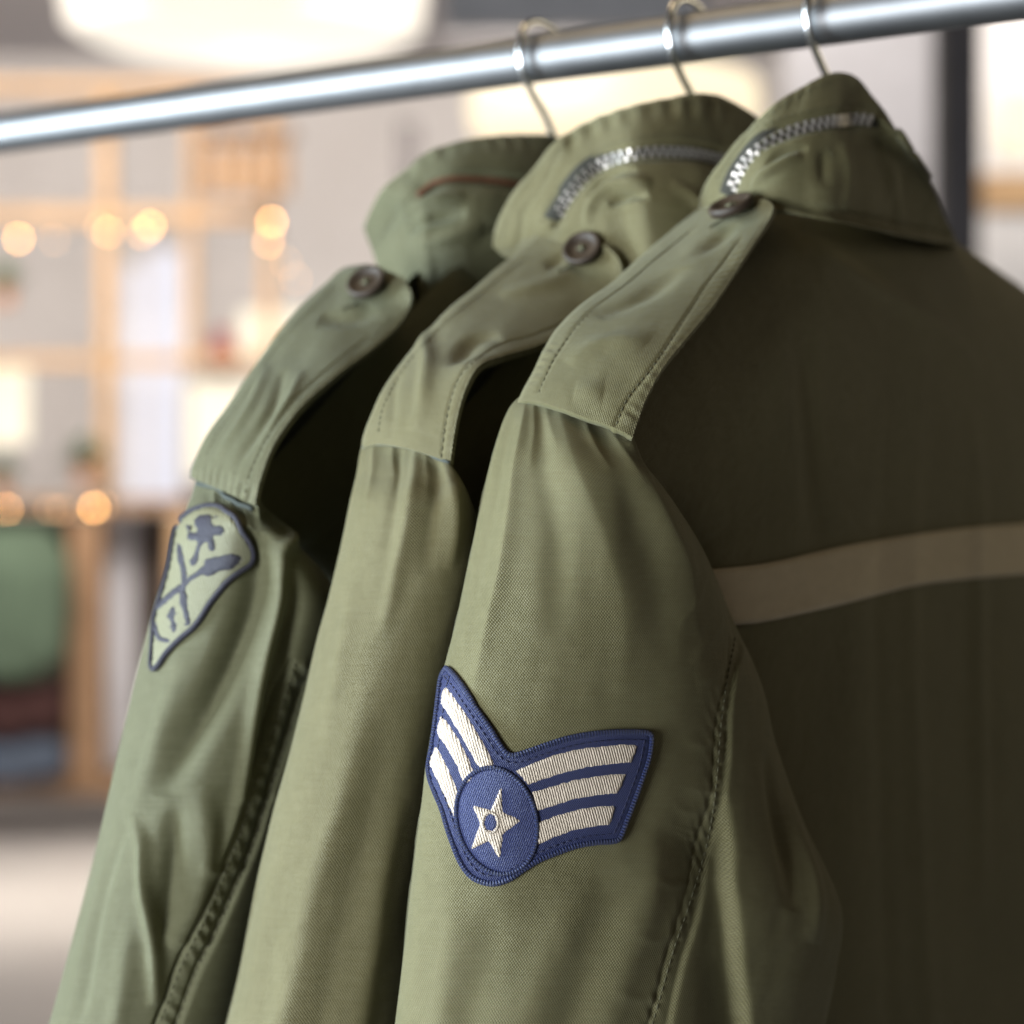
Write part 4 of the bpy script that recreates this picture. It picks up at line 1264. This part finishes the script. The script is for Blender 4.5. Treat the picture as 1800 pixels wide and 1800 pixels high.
sh = empty('shelf_unit', gp(-1.6, 7.8, 0))
tag(sh, 'brown wooden shelf unit standing on the floor', 'shelf')
slab('shelf_board', -120, 876, 330, 898, 7.8, 0.4, M['wood_red'], sh)
slab('side_post', 122, 905, 178, 1395, 7.8, 0.06, M['wood_red'], sh)
slab('side_post', 300, 905, 330, 1395, 7.8, 0.06, M['wood'], sh)
slab('base_board', -120, 1372, 330, 1400, 7.8, 0.4, M['wood_red'], sh)
slab('back_panel', -120, 902, 185, 1370, 8.16, 0.02, M['brown_dark'], sh)
slab('back_panel', 186, 902, 236, 1370, 8.16, 0.02, M['white_cloth'], sh)
slab('back_panel', 237, 902, 300, 1370, 8.16, 0.02, M['brown_dark'], sh)

def garment(x0, y0, x1, y1, t, mat, label, cat, waves=3.3):
    """hanging garment: closed folded bag"""
    n, m = 40, 90
    a = np.linspace(0, 2 * math.pi, m, endpoint=False)
    P = np.zeros((n, m, 3))
    cx, hw = (x0 + x1) / 2, (x1 - x0) / 2
    for i, q in enumerate(np.linspace(0, 1, n)):
        w = hw * (0.55 + 0.45 * math.sqrt(min(1, q * 3.5))) * (1 + 0.04 * math.sin(5 * q)) * (1 - 0.5 * max(0, (q - 0.78) / 0.22) ** 2)
        th = 0.10 * min(1, 0.15 + q * 3) * (1 if q < 0.96 else 0.7)
        px = cx + w * np.cos(a)
        P[i] = at(px, np.full(m, y0 + (y1 - y0) * q), np.full(m, t)) + D * (th * np.sin(a) + 0.02 * q * np.sin(waves * px / hw * 3 + 2 * q))[:, None]
    UVq = np.stack(np.meshgrid(a, np.linspace(0, 1, n)), 2)
    return tag(grid_mesh('hanging_garment', P, UVq, mat, None, wrap=True), label, cat)
garment(-90, 925, 122, 1195, 7.7, M['g_green'], 'sage green garment hanging under the shelf board', 'garment')
garment(-90, 1196, 115, 1290, 7.75, M['g_red'], 'dark red folded cloth below the green garment', 'cloth')
garment(-90, 1292, 118, 1372, 7.75, M['g_blue'], 'slate blue folded cloth on the lowest board', 'cloth')

cl_ = slab('dark_column', 1655, -60, 1725, 1400, 5.2, 0.12, M['dark'])
tag(cl_, 'dark square column behind the front jacket collar', 'column')
gp_ = slab('grey_partition', 1380, -80, 1655, 1400, 6.4, 0.08, M['grey_panel'])
tag(gp_, 'plain grey partition beside the dark column', 'partition')
bm_ = slab('ceiling_beam', 780, -60, 1240, 48, 5.8, 0.2, M['grey_panel'])
tag(bm_, 'grey ceiling beam above the middle hook', 'beam')
pl_ = slab('black_post', 700, 215, 735, 1400, 6.9, 0.05, M['dark'])
tag(pl_, 'thin black post behind the far collar', 'post')
win = empty('lit_cabinet', gp(1.5, 6, 0))
tag(win, 'warm lit cabinet with brown rail beyond the dark column', 'cabinet')
slab('panel', 1728, -60, 2000, 305, 6.0, 0.05, M['wall'], win)
slab('panel', 1728, 372, 2000, 900, 6.0, 0.05, M['wall'], win)
slab('rail', 1726, 306, 2000, 371, 5.98, 0.06, M['wood'], win)
slab('lamp_tube', 1765, 160, 1830, 262, 5.9, 0.05, M['lamp_warm'], win, 0.01)
